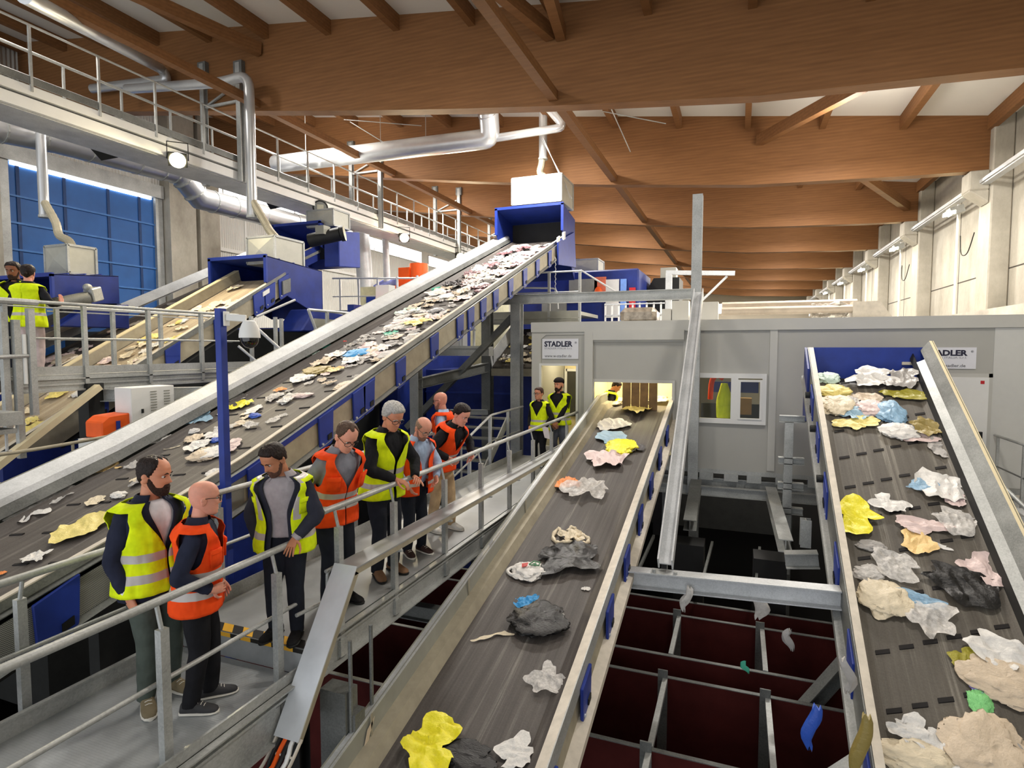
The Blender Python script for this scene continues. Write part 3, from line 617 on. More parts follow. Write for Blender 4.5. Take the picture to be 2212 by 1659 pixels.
# windows
def win(n, x0, x1, z0, z1, mull, mat=WHITE, d=.07):
    m = MB().box(x0, YC-d, z0, x1, YC, z0+.1).box(x0, YC-d, z1-.1, x1, YC, z1).box(x0, YC-d, z0+.1, x0+.07, YC, z1-.1).box(x1-.08, YC-d, z0+.1, x1, YC, z1-.1)
    for a, b in mull: m.box(a, YC-d, z0+.1, b, YC, z1-.1)
    f = m.build('window', mat, cab)
    MB().box(x0+.05, YC+.02, z0+.08, x1-.05, YC+.026, z1-.08).build('pane', GLASS, f)
    return f
f = win(1, W2[0], W2[1], W2[2], W2[3], [(-.14, .0)])
m = MB().box(.0, YC-.09, 1.86, .464, YC-.02, 1.90).box(0, YC-.09, 1.10, .05, YC-.02, 1.86).box(.42, YC-.09, 1.10, .464, YC-.02, 1.86).box(0, YC-.09, 1.072, .464, YC-.02, 1.10); m.build('sash', WHITE, f)
f = MB().box(W1[0], YC-.04, W1[2], W1[0]+.05, YC+.06, W1[3]-.05).box(W1[1]-.05, YC-.04, W1[2], W1[1], YC+.06, W1[3]-.05).box(W1[0], YC-.04, W1[3]-.05, W1[1], YC+.06, W1[3]).build('window', WHITE, cab)
MB().box(W1[0]+.05, YC+.03, W1[2], W1[1]-.05, YC+.036, W1[3]-.05).build('pane', GLASS, f)
# what is seen through the left glazing: inner partition with window and door leaves
INN = plain('cabin_inside', rgb(226, 212, 168), .7, var=.04)
m = MB().box(-4.45, 15.6, 0, -1.0, 15.66, 2.9).box(-3.32, YC+.1, 0, -3.26, 15.6, 2.9); ip = m.build('inner_partition', INN, cab)
for x in (-4.4, -3.86):
    MB().box(x, 15.55, .7, x+.45, 15.6, 1.95).build('inner_glazing', plain('dim_glass', rgb(60, 58, 50), .2), ip)
    MB().box(x-.04, 15.54, .66, x+.03, 15.58, 2.0).box(x+.43, 15.54, .66, x+.5, 15.58, 2.0).box(x, 15.54, 1.93, x+.46, 15.58, 2.0).build('inner_frame', WHITE, ip)
MB().tube([(-4.02, 15.5, 1.25), (-3.96, 15.48, 1.28), (-3.96, 15.48, 1.12)], .02, 8).build('door_handle', WHITE, ip)
lamp('cabin_lamp', 'AREA', (-3.9, 14.5, 2.75), 28, (1, .88, .6), .6); lamp('cabin_lamp', 'AREA', (-2.2, 14.6, 2.75), 85, (1, .86, .55), 1.0); lamp('cabin_lamp', 'AREA', (.2, 15.2, 2.75), 14, (1, .86, .6), 1.0)
# mouth curtain strips
cu = thing('strip_curtain', (-2.2, 13.55, 1.0), 'hanging brown rubber strips closing the cabin mouth above the middle conveyor', 'strip curtain')
for k in range(4):
    x = -2.5+.2*k
    MB().box(x, 13.62+.01*(k % 2), 1.12, x+.192, 13.63+.01*(k % 2), 1.82).build('strip', plain('curtain_brown', rgb(122, 96, 60), .5, var=.35, scale=2.5), cu)
MB().box(-3.0, 13.6, 1.8, -1.4, 13.66, 1.86).build('curtain_bar', GALV, cu)
# things seen through the right window
hv = thing('hanging_vest', (-.33, 13.45, 1.1), 'yellow vest hanging behind the cabin window with an orange one at its shoulder', 'vest')
def drape(x, w_, z0, z1, mat, nm, y=13.5):
    rings = []
    for i in range(8):
        t_ = i/7; z = z1+(z0-z1)*t_; ww = w_*(.45+.55*min(1, t_*2.5))
        rings.append([V((x+ww*math.cos(a)*(1+.06*math.sin(3*a+i)), y+.07*math.sin(a)*(1+.3*math.sin(5*a)), z)) for a in [2*PI*k/16 for k in range(16)]])
    MB().loft(rings).build(nm, mat, hv, smooth=60)
VY0 = m_cloth('vest_yellow', rgb(222, 246, 22)); VO0 = m_cloth('vest_orange', rgb(255, 78, 22))
drape(-.28, .15, 1.05, 1.8, VY0, 'yellow_vest'); 
MB().tube(bez([(-.56, 13.46, 1.45), (-.53, 13.44, 1.85), (-.42, 13.44, 1.97), (-.3, 13.45, 1.9)], 5), .055, 10).build('orange_vest', VO0, hv, smooth=60)
m = MB().box(-.85, 15.3, .5, .5, 15.4, 1.2); one(m, 'sorting_bench', DARK, 'dark sorting bench inside the cabin behind the right window', 'bench')
one(MB().box(-.6, 15.0, 1.5, .45, 15.06, 1.75), 'inner_board', BLUED, 'blue board on the inside wall behind the right cabin window', 'board')
one(MB().box(-.1, 14.6, 1.02, .3, 14.9, 1.4), 'cardboard_box', plain('carton', rgb(170, 140, 98), .7), 'brown carton on the bench behind the cabin window', 'box')
# signs
def text(s, x, z, size, mat, parent, y=YC-.03, squash=1, name='lettering', bold=0):
    cu = bpy.data.curves.new(name, 'FONT'); cu.body = s; cu.size = size; cu.extrude = .003; cu.offset = bold; cu.resolution_u = 3
    tmp = bpy.data.objects.new('tmp', cu); C.objects.link(tmp); bpy.context.view_layer.update()
    me = bpy.data.meshes.new_from_object(tmp); bpy.data.objects.remove(tmp)
    w_ = V(parent['_w']); xs = [v.co.x for v in me.vertices]
    for v in me.vertices: v.co = V((x+v.co.x*squash, y-v.co.z, z+v.co.y))-w_
    me.materials.clear(); me.materials.append(mat); o = bpy.data.objects.new(name, me); C.objects.link(o); o.parent = parent; return max(xs)*squash
def sign(x0, x1, z0, z1, lab):
    t = thing('company_sign', ((x0+x1)/2, YC-.02, z0), lab, 'sign')
    MB().box(x0, YC-.022, z0, x1, YC-.002, z1).build('sign_board', SIGN, t)
    W = x1-x0; H = z1-z0; y = YC-.024
    text('STADLER', x0+W*.06, z1-H*.38, H*.36, TXT, t, y, W*.82/(H*.36*4.35), bold=.006)
    text('®', x0+W*.90, z1-H*.24, H*.14, TXTM, t, y)
    text('STADLER ITALIA S.r.l.', x0+W*.06, z1-H*.52, H*.13, TXTG, t, y, W*.8/(H*.13*9.6))
    text('www.w-stadler.de', x0+W*.07, z0+H*.08, H*.2, TXTM, t, y, W*.82/(H*.2*8.1))
sign(-4.31, -3.44, 2.31, 2.775, 'white company sign with dark capitals on the cabin above the left glazing')
sign(3.22, 4.075, 2.175, 2.57, 'white company sign partly hidden by the steep conveyor, above the white door')
# door in the cabin
d = thing('cabin_door', (3.95, YC, 0), 'white steel door in the cabin right of the steep conveyor, red sticker in its corner', 'door')
MB().box(3.5, YC-.04, 0, 4.28, YC-.005, 2.02).build('leaf', WHITE, d)
MB().box(3.42, YC-.02, 0, 3.5, YC, 2.09).box(4.28, YC-.02, 0, 4.34, YC, 2.09).box(3.42, YC-.02, 2.02, 4.34, YC, 2.09).build('door_frame', PANELL, d)
MB().box(4.12, YC-.1, .9, 4.2, YC-.03, 1.02).box(4.0, YC-.12, .97, 4.16, YC-.09, 1.0).build('handle', BLACK, d)
MB().box(4.15, YC-.045, 1.9, 4.21, YC-.039, 1.96).build('sticker', RED, d)
MB().box(3.45, YC-.045, 1.25, 3.68, YC-.039, 1.62).build('notice', BOARD, d)
MB().box(4.34, YC-.012, 0, x1, YC-.002, 2.925).build('lit_panel', plain('cabin_lit', rgb(204, 204, 200), .5, var=.02), cab)  # lighter sheet paints in the brighter, lit stretch of the cabin wall
# cabin underframe
u = thing('cabin_frame', (0, YC, -1), 'galvanised steel frame carrying the cabin above the dark pit', 'frame')
m = MB().ibeam((-4.5, YC+.1, -.38), (4.9, YC+.1, -.38), .14, .3).ibeam((-4.5, YC-.25, -.45), (4.9, YC-.25, -.45), .12, .2)
for x in (-1.2, -.6, -.1, .35, .9, 1.5): m.box(x-.14, YC-.05, -.26, x+.14, YC+.1, -.1)
m.box(-4.5, YC, -.12, 4.9, YC+.1, -.03); m.build('girder', GALV, u)
for x in (-4.4, -.85, 1.0, 4.6): MB().ibeam((x, YC+.2, -4.5), (x, YC+.2, -.55), .2, .2, (0, 1, 0)).build('column', GALVD, u)
# steel post in front of the cabin with its strut
p = thing('steel_post', (-.86, 12.95, -.3), 'tall galvanised steel post standing free in front of the cabin, rising above its roof', 'post')
MB().ibeam((-.86, 12.95, -.5), (-.86, 12.95, 5.72), .2, .2, (0, 1, 0), .02).build('post', GALV, p)
sb_ = QY(7.5, 1437, 1222)
one(MB().ibeam((sb_.x, 7.5, sb_.z+.02), (-.80, 12.75, 3.7), .19, .19, (1, 0, 0), .02), 'inclined_strut', GALVL, 'pale steel strut leaning from the cross beam up to the tall post', 'strut')
xa, xb = QY(7.5, 1355, 1246), QY(7.5, 1818, 1292)
one(MB().ibeam((-1.3, 7.5, xa.z), (1.15, 7.5, xb.z), .2, .22, (0, 0, 1), .016), 'cross_beam', GALVL, 'horizontal steel I beam between the middle and the right conveyor', 'beam')
zt_ = xa.z+.11; m = MB().box(sb_.x-.17, 7.41, zt_, sb_.x+.17, 7.59, zt_+.02).tube([(sb_.x-.13, 7.44, zt_+.02), (sb_.x-.13, 7.44, zt_+.06)], .025, 8).tube([(sb_.x+.13, 7.44, zt_+.02), (sb_.x+.13, 7.44, zt_+.06)], .025, 8); one(m, 'base_plate', GALV, 'bolted foot plate of the leaning strut on the cross beam', 'plate')
q0, q1 = V((.66, 12.9, -.35)), V((.75, 8.0, -.85))
one(MB().ibeam((.66, 12.9, -.35), (.72, 9.6, -.42), .2, .2), 'support_beam', GALV, 'I beam reaching from the cabin frame towards the camera beside the steep conveyor', 'beam')
one(MB().ibeam((-.78, 12.85, -.3), (-.74, 10.6, -.55), .22, .2), 'support_beam', GALVD, 'short dark bracket beam running back from the foot of the tall post', 'beam')
# stair tower beside the right conveyor
m = thing('support_steelwork', (.95, 10, -1.2), 'grey bolted steel support frame on the left of the steep conveyor head', 'frame')
MB().ibeam((.86, 11.5, -1.5), (.86, 11.5, 1.25), .14, .14, (0, 1, 0)).build('column', GALV, m)
for z in (1.3, .55, .1, -.35): MB().ibeam((.7, 11.5, z), (1.12, 11.5, z), .14, .12).build('crossbar', GALV, m)
MB().ibeam((.7, 9.4, -.56), (1.14, 9.4, -.5), .2, .22).ibeam((.95, 9.3, -.3), (.95, 9.3, .1), .14, .14, (0, 1, 0)).build('console', GALV, m)
# roof top duct, wrapped bundle, etc.
one(MB().tube([(-.4, 14.5, 3.4), (2.4, 14.5, 3.4)], .09, 12).tube([(-.4, 14.9, 3.55), (2.4, 14.9, 3.55)], .09, 12), 'roof_pipe', plain('clay_pipe', rgb(190, 176, 158), .6), 'twin pale brown pipes lying on the cabin roof', 'pipe')
# ================================================================ walkway with the visitors
WX0, WX1 = -4.78, -3.38
t = thing('walkway', (-4.1, 3.9, -.3), 'upper galvanised walkway deck leading along the long conveyor to the cabin', 'walkway')
MB().box(WX0, 3.9, -.04, WX1, 12.6, 0).box(WX0, 12.6, -.04, -4.0, 13.15, 0).build('deck_plate', plain('deck_sheet', rgb(156, 158, 158), .5, .2, var=.08, scale=3), t)
MB().box(WX0, 3.88, -.22, WX1, 3.9, -.005).build('riser', TREAD, t)
m = MB(); k = 0
y0, y1 = 3.9, 4.02
n_ = 6; dx = (WX1-WX0)/n_
for i in range(n_):
    a = WX0+dx*i
    for q, mi in ((0, 0), (1, 1)):
        u0 = a+dx*.5*q; u1 = u0+dx*.5; s_ = -.1
        m.add([(u0, y0, .003), (u1, y0, .003), (min(u1+s_, WX1), y1, .003), (max(u0+s_, WX0), y1, .003)], [(0, 1, 2, 3)], mi)
        m.add([(u0, y0-.021, .003), (u1, y0-.021, .003), (u1, y0-.021, -.035), (u0, y0-.021, -.035)], [(0, 1, 2, 3)], mi)
m.build('hazard_tape', [YELLOWP, TAPEB], t)
def chan(mb, x, y0, y1, z0, z1, sx):
    mb.box(x, y0, z0, x+.008*sx, y1, z1); mb.box(x, y0, z1-.012, x+.07*sx, y1, z1); mb.box(x, y0, z0, x+.07*sx, y1, z0+.012)
    mb.box(x, y0, z1-.09, x+.03*sx, y1, z1-.07)
m = MB(); chan(m, WX1+.01, 3.9, 12.6, -.3, 0, 1); m.box(WX0-.01, 3.9, -.3, WX0, 13.1, .14); m.build('side_beam', GALV, t)
t2 = thing('walkway', (-4.1, .3, -.6), 'lower walkway of tread plate in front, one step below the hazard tape', 'walkway')
MB().box(WX0, .2, -.26, WX1-.02, 3.87, -.22).build('deck_plate', TREAD, t2)
m = MB(); chan(m, WX1-.01, .2, 3.87, -.56, -.2, 1); m.box(WX1-.03, .2, -.22, WX1-.01, 3.87, -.12).box(WX0-.01, .2, -.5, WX0, 3.87, -.08).box(WX0-.01, .2, -.08, WX0+.03, 3.87, -.065); m.build('side_beam', GALV, t2)
for y in (1, 2.4, 3.6): MB().ibeam((WX0, y, -.4), (WX1, y, -.4), .1, .2).build('cross_beam', GALVD, t2)
def rail(lab, x, y0, y1, z0, ys, mid=.55, group=None, top=1.1, r=.029, stub=True, posts=GALV):
    t = thing('guard_rail', (x, y0, z0), lab, 'railing', group)
    MB().tube([(x, y0, z0+top), (x, y1, z0+top)], r, 10).build('handrail', GALV, t, smooth=50)
    if mid: MB().tube([(x, y0+.03, z0+mid), (x, y1, z0+mid)], r*.62, 8).build('midrail', GALV, t, smooth=50)
    sx = 1 if x > -4.2 else -1
    for y in ys:
        p = MB().box(x+.02*sx, y-.032, z0-.26, x+.075*sx, y+.032, z0+.93).build('post', posts, t)
        MB().tube([(x+.045*sx, y, z0+.92), (x, y, z0+top)], .015, 8).build('stub', GALV, p)
        MB().box(x+.0*sx, y-.05, z0-.27, x+.09*sx, y+.05, z0-.12).build('bracket', GALV, p)
    return t
rail('guard rail the visitors lean over, on the conveyor side of the upper walkway', -3.42, 4.2, 13.05, 0, [4.36, 5.28, 6.43, 7.54, 8.65, 9.8, 10.9, 12.0])
rail('near guard rail with thick handrail in front of the bald man', -3.55, .3, 4.07, -.22, [1.6, 2.69, 3.72])
rail('guard rail behind the bearded man on the side of the long conveyor', -4.86, .3, 3.75, -.22, [1.5, 2.65, 3.6])
rail('guard rail on the long conveyor side of the upper walkway, behind the group', -4.86, 3.95, 9.6, 0, [4.44, 5.6, 6.7, 7.8, 8.9])
# U shaped end loop between the two right hand rails
one(MB().tube(arcpath([(-3.42, 4.9, .55), (-3.42, 4.25, .55), (-3.42, 4.25, .28), (-3.47, 3.9, .28)], .05), .017, 8), 'rail_loop', GALV, 'bent thin rail loop joining the two guard rails by the hazard tape', 'rail')
# cable tray with sheet lid beside the walkway, dropping at the near end
t = thing('cable_tray', (-3.15, 3, -1), 'cable tray with bright sheet metal lid running level beside the walkway then dropping steeply', 'cable tray')
A_, B_, C_ = V((-3.24, 12.9, .56)), V((-3.24, 4.27, .60)), V((-3.24, 3.5, -.5))
def lidp(p, q, w=.24, o=0): return MB().bar(p, q, w, .012, (0, .3, 1))
MB().bar(A_, B_, .22, .014).build('level_lid', plain('lid_dull', rgb(168, 170, 172), .45, .4, var=.06), t)
MB().bar(B_+V((0, .01, .02)), C_, .24, .012).build('sloping_lid', ALU, t)
d = V((0, 0, -.04)); m = MB()
for s_ in (-.1, .1):
    m.bar(A_+V((s_, 0, -.035)), B_+V((s_, 0, -.035)), .012, .05); m.bar(B_+V((s_, .03, -.04)), C_+V((s_, .03, -.03)), .012, .06)
m.build('tray_side', SIDEY, t)
cp = bez([C_+V((0, .04, .0)), V((-3.27, 3.36, -.70)), V((-3.36, 3.1, -.84)), V((-3.52, 2.7, -.93)), V((-3.7, 2.1, -.98))], 6)
m = MB()
for s_ in (-.115, .115): m.tube([p+V((s_, .0, 0)) for p in cp], .014, 5)
for p in cp[::3]: m.tube([p+V((-.115, 0, -.02)), p+V((.115, 0, -.02))], .01, 5)
m.build('tray_bend', CREAM, t)
for k, (c_, w_) in enumerate(((BLACK, -.07), (ORNG, -.03), (BLACK, .02), (WHITE, .06))):
    MB().tube([p+V((w_+.01*math.sin(i*1.3+k), 0, .015*math.sin(i*.9+k*2))) for i, p in enumerate(cp)], .018, 6).build('cable', c_, t)
for y in (5.0, 6.1, 7.3, 8.4, 9.5, 10.6): MB().bar((-3.36, y, .5), (-3.1, y, .53), .03, .02).build('tray_bracket', GALV, t)
one(MB().box(-3.28, 3.95, -2.6, -3.02, 4.12, -.35).box(-3.3, 4.0, -2.6, -2.96, 4.14, -.55), 'cable_riser', GALVD, 'grey boxed cable riser below the walkway edge near the bent tray', 'riser')
for y in (4.0, 4.3): one(MB().tube([(-3.0, y, -2.4), (-3.0, y, .1)], .018, 8), 'conduit', GALVD, 'thin grey conduit beside the cable riser under the walkway', 'conduit', 'conduits by the cable riser')
one(MB().tube([(-3.05, 4.3, -1.2), (-2.9, 5.6, -1.0)], .03, 8), 'pit_handrail', GALVD, 'short grey rail in the dark between the cable riser and the middle conveyor', 'rail')
# blue pole with the dome camera
t = thing('blue_pole', (-4.97, 4.6, -1.5), 'dark blue square pole standing beside the walkway', 'pole')
MB().box(-5.02, 4.56, -1.5, -4.94, 4.64, 2.96).build('post', BLUE, t, bev=.004)
t = thing('dome_camera', (-4.8, 4.75, 2.5), 'white dome security camera with black glass ball hanging on the blue pole', 'camera')
MB().box(-4.93, 4.58, 2.78, -4.915, 4.66, 2.93).bar((-4.92, 4.62, 2.87), (-4.76, 4.72, 2.86), .05, .07).build('arm', WHITE, t, bev=.006)
rings = [[V((-4.73+r_*math.cos(a), 4.73+r_*math.sin(a), z)) for a in [2*PI*k/20 for k in range(20)]] for z, r_ in ((2.84, .035), (2.83, .06), (2.8, .075), (2.75, .095), (2.69, .105), (2.66, .105))]
MB().loft(rings).build('housing', WHITE, t, smooth=40)
MB().ell((-4.73, 4.73, 2.655), .09, .09, .105, n=20, m=12).build('dome_glass', plain('dome_black', rgb(14, 14, 14), .08, spec=.8), t, smooth=80)

# ================================================================ dark pit: maroon bunker boards between the conveyors
def board(y, zt, x0, x1, lab):
    t = thing('bunker_board', ((x0+x1)/2, y, -4.5), lab, 'partition', 'maroon bunker boards')
    MB().box(x0, y, -4.5, x1, y+.05, zt).build('panel', MAROON, t); MB().box(x0, y-.004, zt-.004, x1, y+.054, zt+.006).build('edge_strip', GALVD, t)
for y in (6.0, 7.45, 8.0, 9.3, 9.85): board(y, -1.62, -7.5, 1.7, 'dark maroon bunker board with a bright top edge, across the pit under the conveyors')
for x in (-.78, .41):
    for a, b in ((6.05, 7.4), (8.05, 9.25), (3.6, 5.95)):
        one(MB().box(x-.03, a, -1.66, x+.03, b, -1.6), 'divider_rail', GALV, 'pale divider rail on top of the maroon boards, '+('left' if x < 0 else 'right')+' one, '+('nearest length' if a < 4 else 'middle length' if a < 7 else 'far length'), 'rail')
    for y in (7.43, 9.28, 5.97): one(MB().box(x-.09, y-.03, -2.6, x+.03, y-.01, -1.5), 'divider_post', GALVD, 'grey sheet bracket clamping the '+('left' if x < 0 else 'right')+' divider rail to a maroon board', 'bracket', 'divider brackets '+('left' if x < 0 else 'right'))
for x, y in ((-.75, 10.6), (.55, 10.3)): one(MB().box(x-.25, y, -3, x+.25, y+.5, -.9), 'pit_cabinet', plain('pit_box', rgb(26, 26, 26), .7), 'dark grey box far back in the pit under the cabin, '+('behind the leaning strut' if x < 0 else 'left of the steep conveyor'), 'box')
for x in (-1.55, -.5, .3): one(MB().bar((x, 9.6, -1.3), (x+.12, 11.2, -1.0), .04, .06), 'pit_rail', GALVD, 'short dim rail sloping back into the pit below the cabin', 'rail', 'dim rails in the pit')
one(MB().ibeam((.55, 7.6, -2.2), (1.5, 8.0, -1.0), .16, .16), 'pit_brace', GALVD, 'diagonal steel brace in the pit under the steep conveyor, far one', 'brace')
one(MB().ibeam((.75, 6.1, -1.75), (1.45, 6.2, -1.1), .16, .16), 'pit_brace', GALV, 'pale diagonal brace in the pit under the steep conveyor, by the blue rag', 'brace')
for y in (6.6, 8.9): one(MB().ibeam((-3.3, y, -.9), (-5.2, y, -.9), .14, .2), 'under_beam', GALVD, 'dark beam under the upper walkway crossing the pit', 'beam', 'beams under the walkway')
one(MB().ibeam((-5.2, 2.6, -.55), (-7.5, 2.9, -.45), .2, .3), 'under_beam', SIDEY, 'pale dirty beam below the long conveyor behind the bearded man', 'beam')
one(MB().ibeam((-3.35, 7.6, -.75), (-2.9, 7.6, -.75), .2, .12), 'ledge_beam', SIDEY, 'short pale beam linking the walkway edge and the middle conveyor', 'beam')
for y in (4.6, 9): one(MB().ibeam((-4.1, y, -4.5), (-4.1, y, -.32), .16, .16, (0, 1, 0)), 'support_post', DARK, 'dark steel post under the walkway', 'post', 'posts under the walkway')

# ================================================================ left platform
PX = -9.6
t = thing('platform', (-10.1, 4.6, 1.9), 'grey steel platform on the left where two people in yellow vests stand', 'platform')
MB().box(-10.4, 5.05, 2.1, PX, 9.9, 2.15).build('deck_plate', GALV, t)
m = MB().box(PX-.01, 5.2, 1.9, PX+.01, 9.9, 2.14).box(PX-.01, 5.2, 2.08, PX+.05, 9.9, 2.1).box(PX-.01, 5.2, 1.9, PX+.05, 9.9, 1.93).box(PX+.005, 5.2, 2.16, PX+.02, 9.9, 2.28).box(PX-.01, 5.2, 1.99, PX+.03, 9.9, 2.02); m.build('side_beam', GALV, t)
MB().box(-9.75, 6.2, -4.5, -9.5, 6.45, 2.0).build('column', DARK, t)
MB().bar((-9.4, 4.6, .75), (-9.4, 6.3, 1.95), .12, .09).build('brace', BOARD, t)
MB().ibeam((-9.6, 6.4, 1.8), (-7.3, 7.4, 1.85), .12, .2).build('cross_beam', GALV, t)
def prail(lab, x, y0, y1, z0, n, group=None):
    t = thing('guard_rail', (x, y0, z0), lab, 'railing', group)
    MB().tube([(x, y0, z0+1.08), (x, y1, z0+1.08)], .026, 8).tube([(x, y0, z0+1.0), (x, y1, z0+1.02)], .012, 6).build('handrail', GALV, t, smooth=50)
    MB().tube([(x, y0, z0+.55), (x, y1, z0+.55)], .016, 8).build('midrail', GALV, t)
    for k in range(n):
        y = y0+(y1-y0)*(k+.15)/n; MB().box(x-.03, y-.03, z0-.2, x+.03, y+.03, z0+1.06).build('post', GALV, t)
prail('guard rail of the left platform in front of the cream conveyor', PX+.02, 5.0, 9.3, 2.15, 4)
prail('back guard rail of the left platform seen behind its front rail', -10.4, 6.2, 9.9, 2.15, 4)
t = thing('gate_post', (-9.5, 5.05, 1.2), 'cluster of grey rail posts with a white tube at the near end of the platform', 'post')
for x, y, z0, z1 in ((-9.5, 5.1, 1.4, 3.05), (-9.45, 5.22, 1.0, 2.95), (-9.4, 5.38, 1.6, 3.12)): MB().box(x-.04, y-.04, z0, x+.04, y+.04, z1).build('post', GALV, t)
MB().tube([(-9.42, 5.3, 2.05), (-9.42, 5.3, 2.75)], .03, 8).build('white_tube', WHITE, t)
MB().tube([(-9.4, 4.7, 2.42), (-9.4, 5.4, 2.45)], .03, 8).tube([(-9.35, 4.6, 3.2), (-9.35, 5.45, 3.2)], .045, 8).build('rail', GALV, t)
t = thing('stair_landing', (-8.9, 4.4, .9), 'small grey landing with a hanging frame below the left platform', 'landing')
MB().box(-9.3, 4.2, 1.55, -8.8, 4.9, 1.72).box(-9.25, 4.2, 1.44, -8.85, 4.85, 1.5).build('tread', GALV, t)
m = MB()
for a, b in (((-8.9, 4.3, 1.5), (-8.9, 4.3, 1.2)), ((-8.9, 4.75, 1.5), (-8.9, 4.75, 1.2)), ((-8.9, 4.2, 1.2), (-8.9, 4.8, 1.2)), ((-8.9, 4.4, 1.2), (-8.9, 4.4, .95))): m.bar(a, b, .025, .025, (1, 0, 0))
m.build('frame', GALVL, t)
# things in the shade below that platform
t = thing('electric_cabinet', (-8.2, 6.2, 1.2), 'white louvred electric cabinet half hidden by the long conveyor rail', 'cabinet')
MB().box(-8.55, 5.95, 1.35, -8.2, 6.65, 1.98).build('body', WHITE, t, bev=.008)
m = MB()
for y0 in (6.25, 6.47):
    for k in range(9): m.box(-8.198, y0, 1.58+.04*k, -8.192, y0+.1, 1.592+.04*k)
m.build('louvre', SIDE, t); MB().box(-8.2, 6.1, 1.6, -8.185, 6.13, 1.66).build('latch', DARK, t)
t = thing('orange_drive', (-8.3, 5.7, 1.2), 'orange drive housing on a white base next to the white cabinet', 'machine')
MB().prism([(-8.6, 5.55, 1.3), (-8.6, 5.55, 1.52), (-8.6, 5.66, 1.6), (-8.6, 6.05, 1.62), (-8.6, 6.05, 1.3)], (.35, 0, 0)).build('housing', ORNG, t, bev=.015)
MB().box(-8.26, 5.75, 1.3, -8.23, 5.8, 1.52).build('blue_strap', BLUE, t); MB().box(-8.6, 5.45, 1.0, -8.22, 6.1, 1.29).build('base', WHITE, t)
one(MB().tube(bez([(-8.0, 3.6, 1.32), (-8.0, 4.6, 1.32), (-8.0, 5.6, 1.36)], 4), .022, 8).tube([(-8, 5.0, 1.33), (-8, 5.0, .6)], .018, 8), 'handrail', SIDEY, 'yellowed handrail along the left edge of the long conveyor', 'rail')
for x, y, z, l_ in ((-9.4, 6.9, .6, 'blue machine casing under the left platform right of the dark column'), (-10.3, 5.4, .2, 'dark blue machine casing behind the pale diagonal brace')):
    t = thing('machine_casing', (x, y, z-1), l_, 'machine'); MB().box(x-.9, y, z-1.5, x, y+1.6, z+.75).build('casing', BLUED, t, bev=.03); MB().box(x, y+.1, z+.1, x+.03, y+1.5, z+.3).build('side_plate', SIDE, t); MB().box(x, y+.9, z-.4, x+.04, y+1.1, z+.2).build('strap', BLUE, t)
one(MB().box(-8.5, 3.6, .2, -7.9, 4.3, .95).box(-8.3, 3.8, -4.5, -8.1, 4.0, .2), 'grey_trough', SIDE, 'grey sheet trough beside the long conveyor at the left edge', 'trough')
t = thing('machine_casing', (-8.6, 9, 1.5), 'blue and grey machine casing seen between the left conveyor and the white cabinet', 'machine')
MB().box(-9.3, 7.6, -2, -8.3, 9.4, 1.65).build('casing', BLUED, t); MB().box(-8.29, 7.7, 1.1, -8.26, 9.3, 1.4).build('side_plate', SIDE, t)
# stair and struts right of the dome camera
t = thing('stair_rail', (-8.6, 8.6, 2.2), 'white sloping stair rails between the dome camera and the blue drive cover', 'railing')
m = MB(); m.tube([(-9.2, 9.2, 3.1), (-8.4, 10.1, 1.9)], .03, 8); m.tube([(-9.3, 9.0, 2.6), (-8.6, 9.5, 1.8)], .025, 8); m.tube([(-9.2, 9.4, 3.2), (-9.0, 10.3, 3.6)], .025, 8); m.build('handrail', GALVL, t)
for x, y in ((-9.2, 9.25), (-9.3, 10.2), (-9.0, 9.7)): MB().box(x-.03, y-.03, 1.8, x+.03, y+.03, 3.2).build('post', GALV, t)
t = thing('guard_rail', (-8.3, 10.5, 2.2), 'grey guard rail with sloping end above the left side of the long conveyor', 'railing')
MB().tube([(-8.4, 10.0, 3.36), (-8.4, 13.5, 3.36)], .03, 8).tube([(-8.4, 10.0, 3.36), (-8.4, 10.3, 2.8), (-8.1, 11.0, 2.3)], .03, 8).build('handrail', GALVL, t)
MB().tube([(-8.4, 10.2, 2.75), (-8.4, 13.5, 2.85)], .02, 8).build('midrail', GALV, t)
for y in (10.6, 12.2): MB().box(-8.43, y-.03, 2.2, -8.37, y+.03, 3.34).build('post', GALV, t)
MB().box(-8.6, 10.4, 2.1, -8.58, 13.5, 3.2).build('back_panel', SIDE, t)
t = thing('waste_bin', (-8.9, 13, 3), 'orange and blue bin beside the blue drive cover', 'bin')
MB().box(-9.0, 12.6, 2.9, -8.6, 13.2, 3.6).build('orange_side', ORNG, t); MB().box(-9.2, 12.4, 2.9, -9.01, 13.2, 3.65).build('blue_side', BLUED, t)
one(MB().box(-8.9, 13.2, 3.4, -8.5, 13.5, 4.2), 'control_box', WHITE, 'pale control box above the orange bin', 'box')

# ================================================================ steelwork behind the group
t = thing('steelwork', (-5.3, 14, 0), 'grey steel frame with a long horizontal beam and diagonal brace left of the cabin', 'frame')
MB().ibeam((-5.33, 14.2, -4.5), (-5.33, 14.2, 3.68), .26, .26, (0, 1, 0), .02).build('column', GALV, t)
MB().ibeam((-5.8, 14.2, 3.8), (-.95, 14.2, 3.8), .18, .24, t=.02).build('top_beam', GALV, t)
MB().bar((-5.45, 14.2, 3.35), (-8.6, 14.2, .35), .16, .16, (0, 1, 0)).build('brace', GALVD, t)
MB().ibeam((-6.5, 15, -4.5), (-6.5, 15, 3.6), .26, .26, (0, 1, 0), .02).build('column', GALVD, t)
MB().ibeam((-7.6, 13.0, -4.5), (-7.6, 13.0, 2.6), .24, .24, (0, 1, 0), .02).build('column', GALV, t)
MB().ibeam((-7.6, 13.0, 1.65), (-6.45, 15, 2.05), .2, .26, t=.02).build('middle_beam', GALVD, t)
MB().ibeam((-8.0, 14.8, .75), (-6.4, 14.8, .8), .14, .14).build('lower_beam', GALV, t)
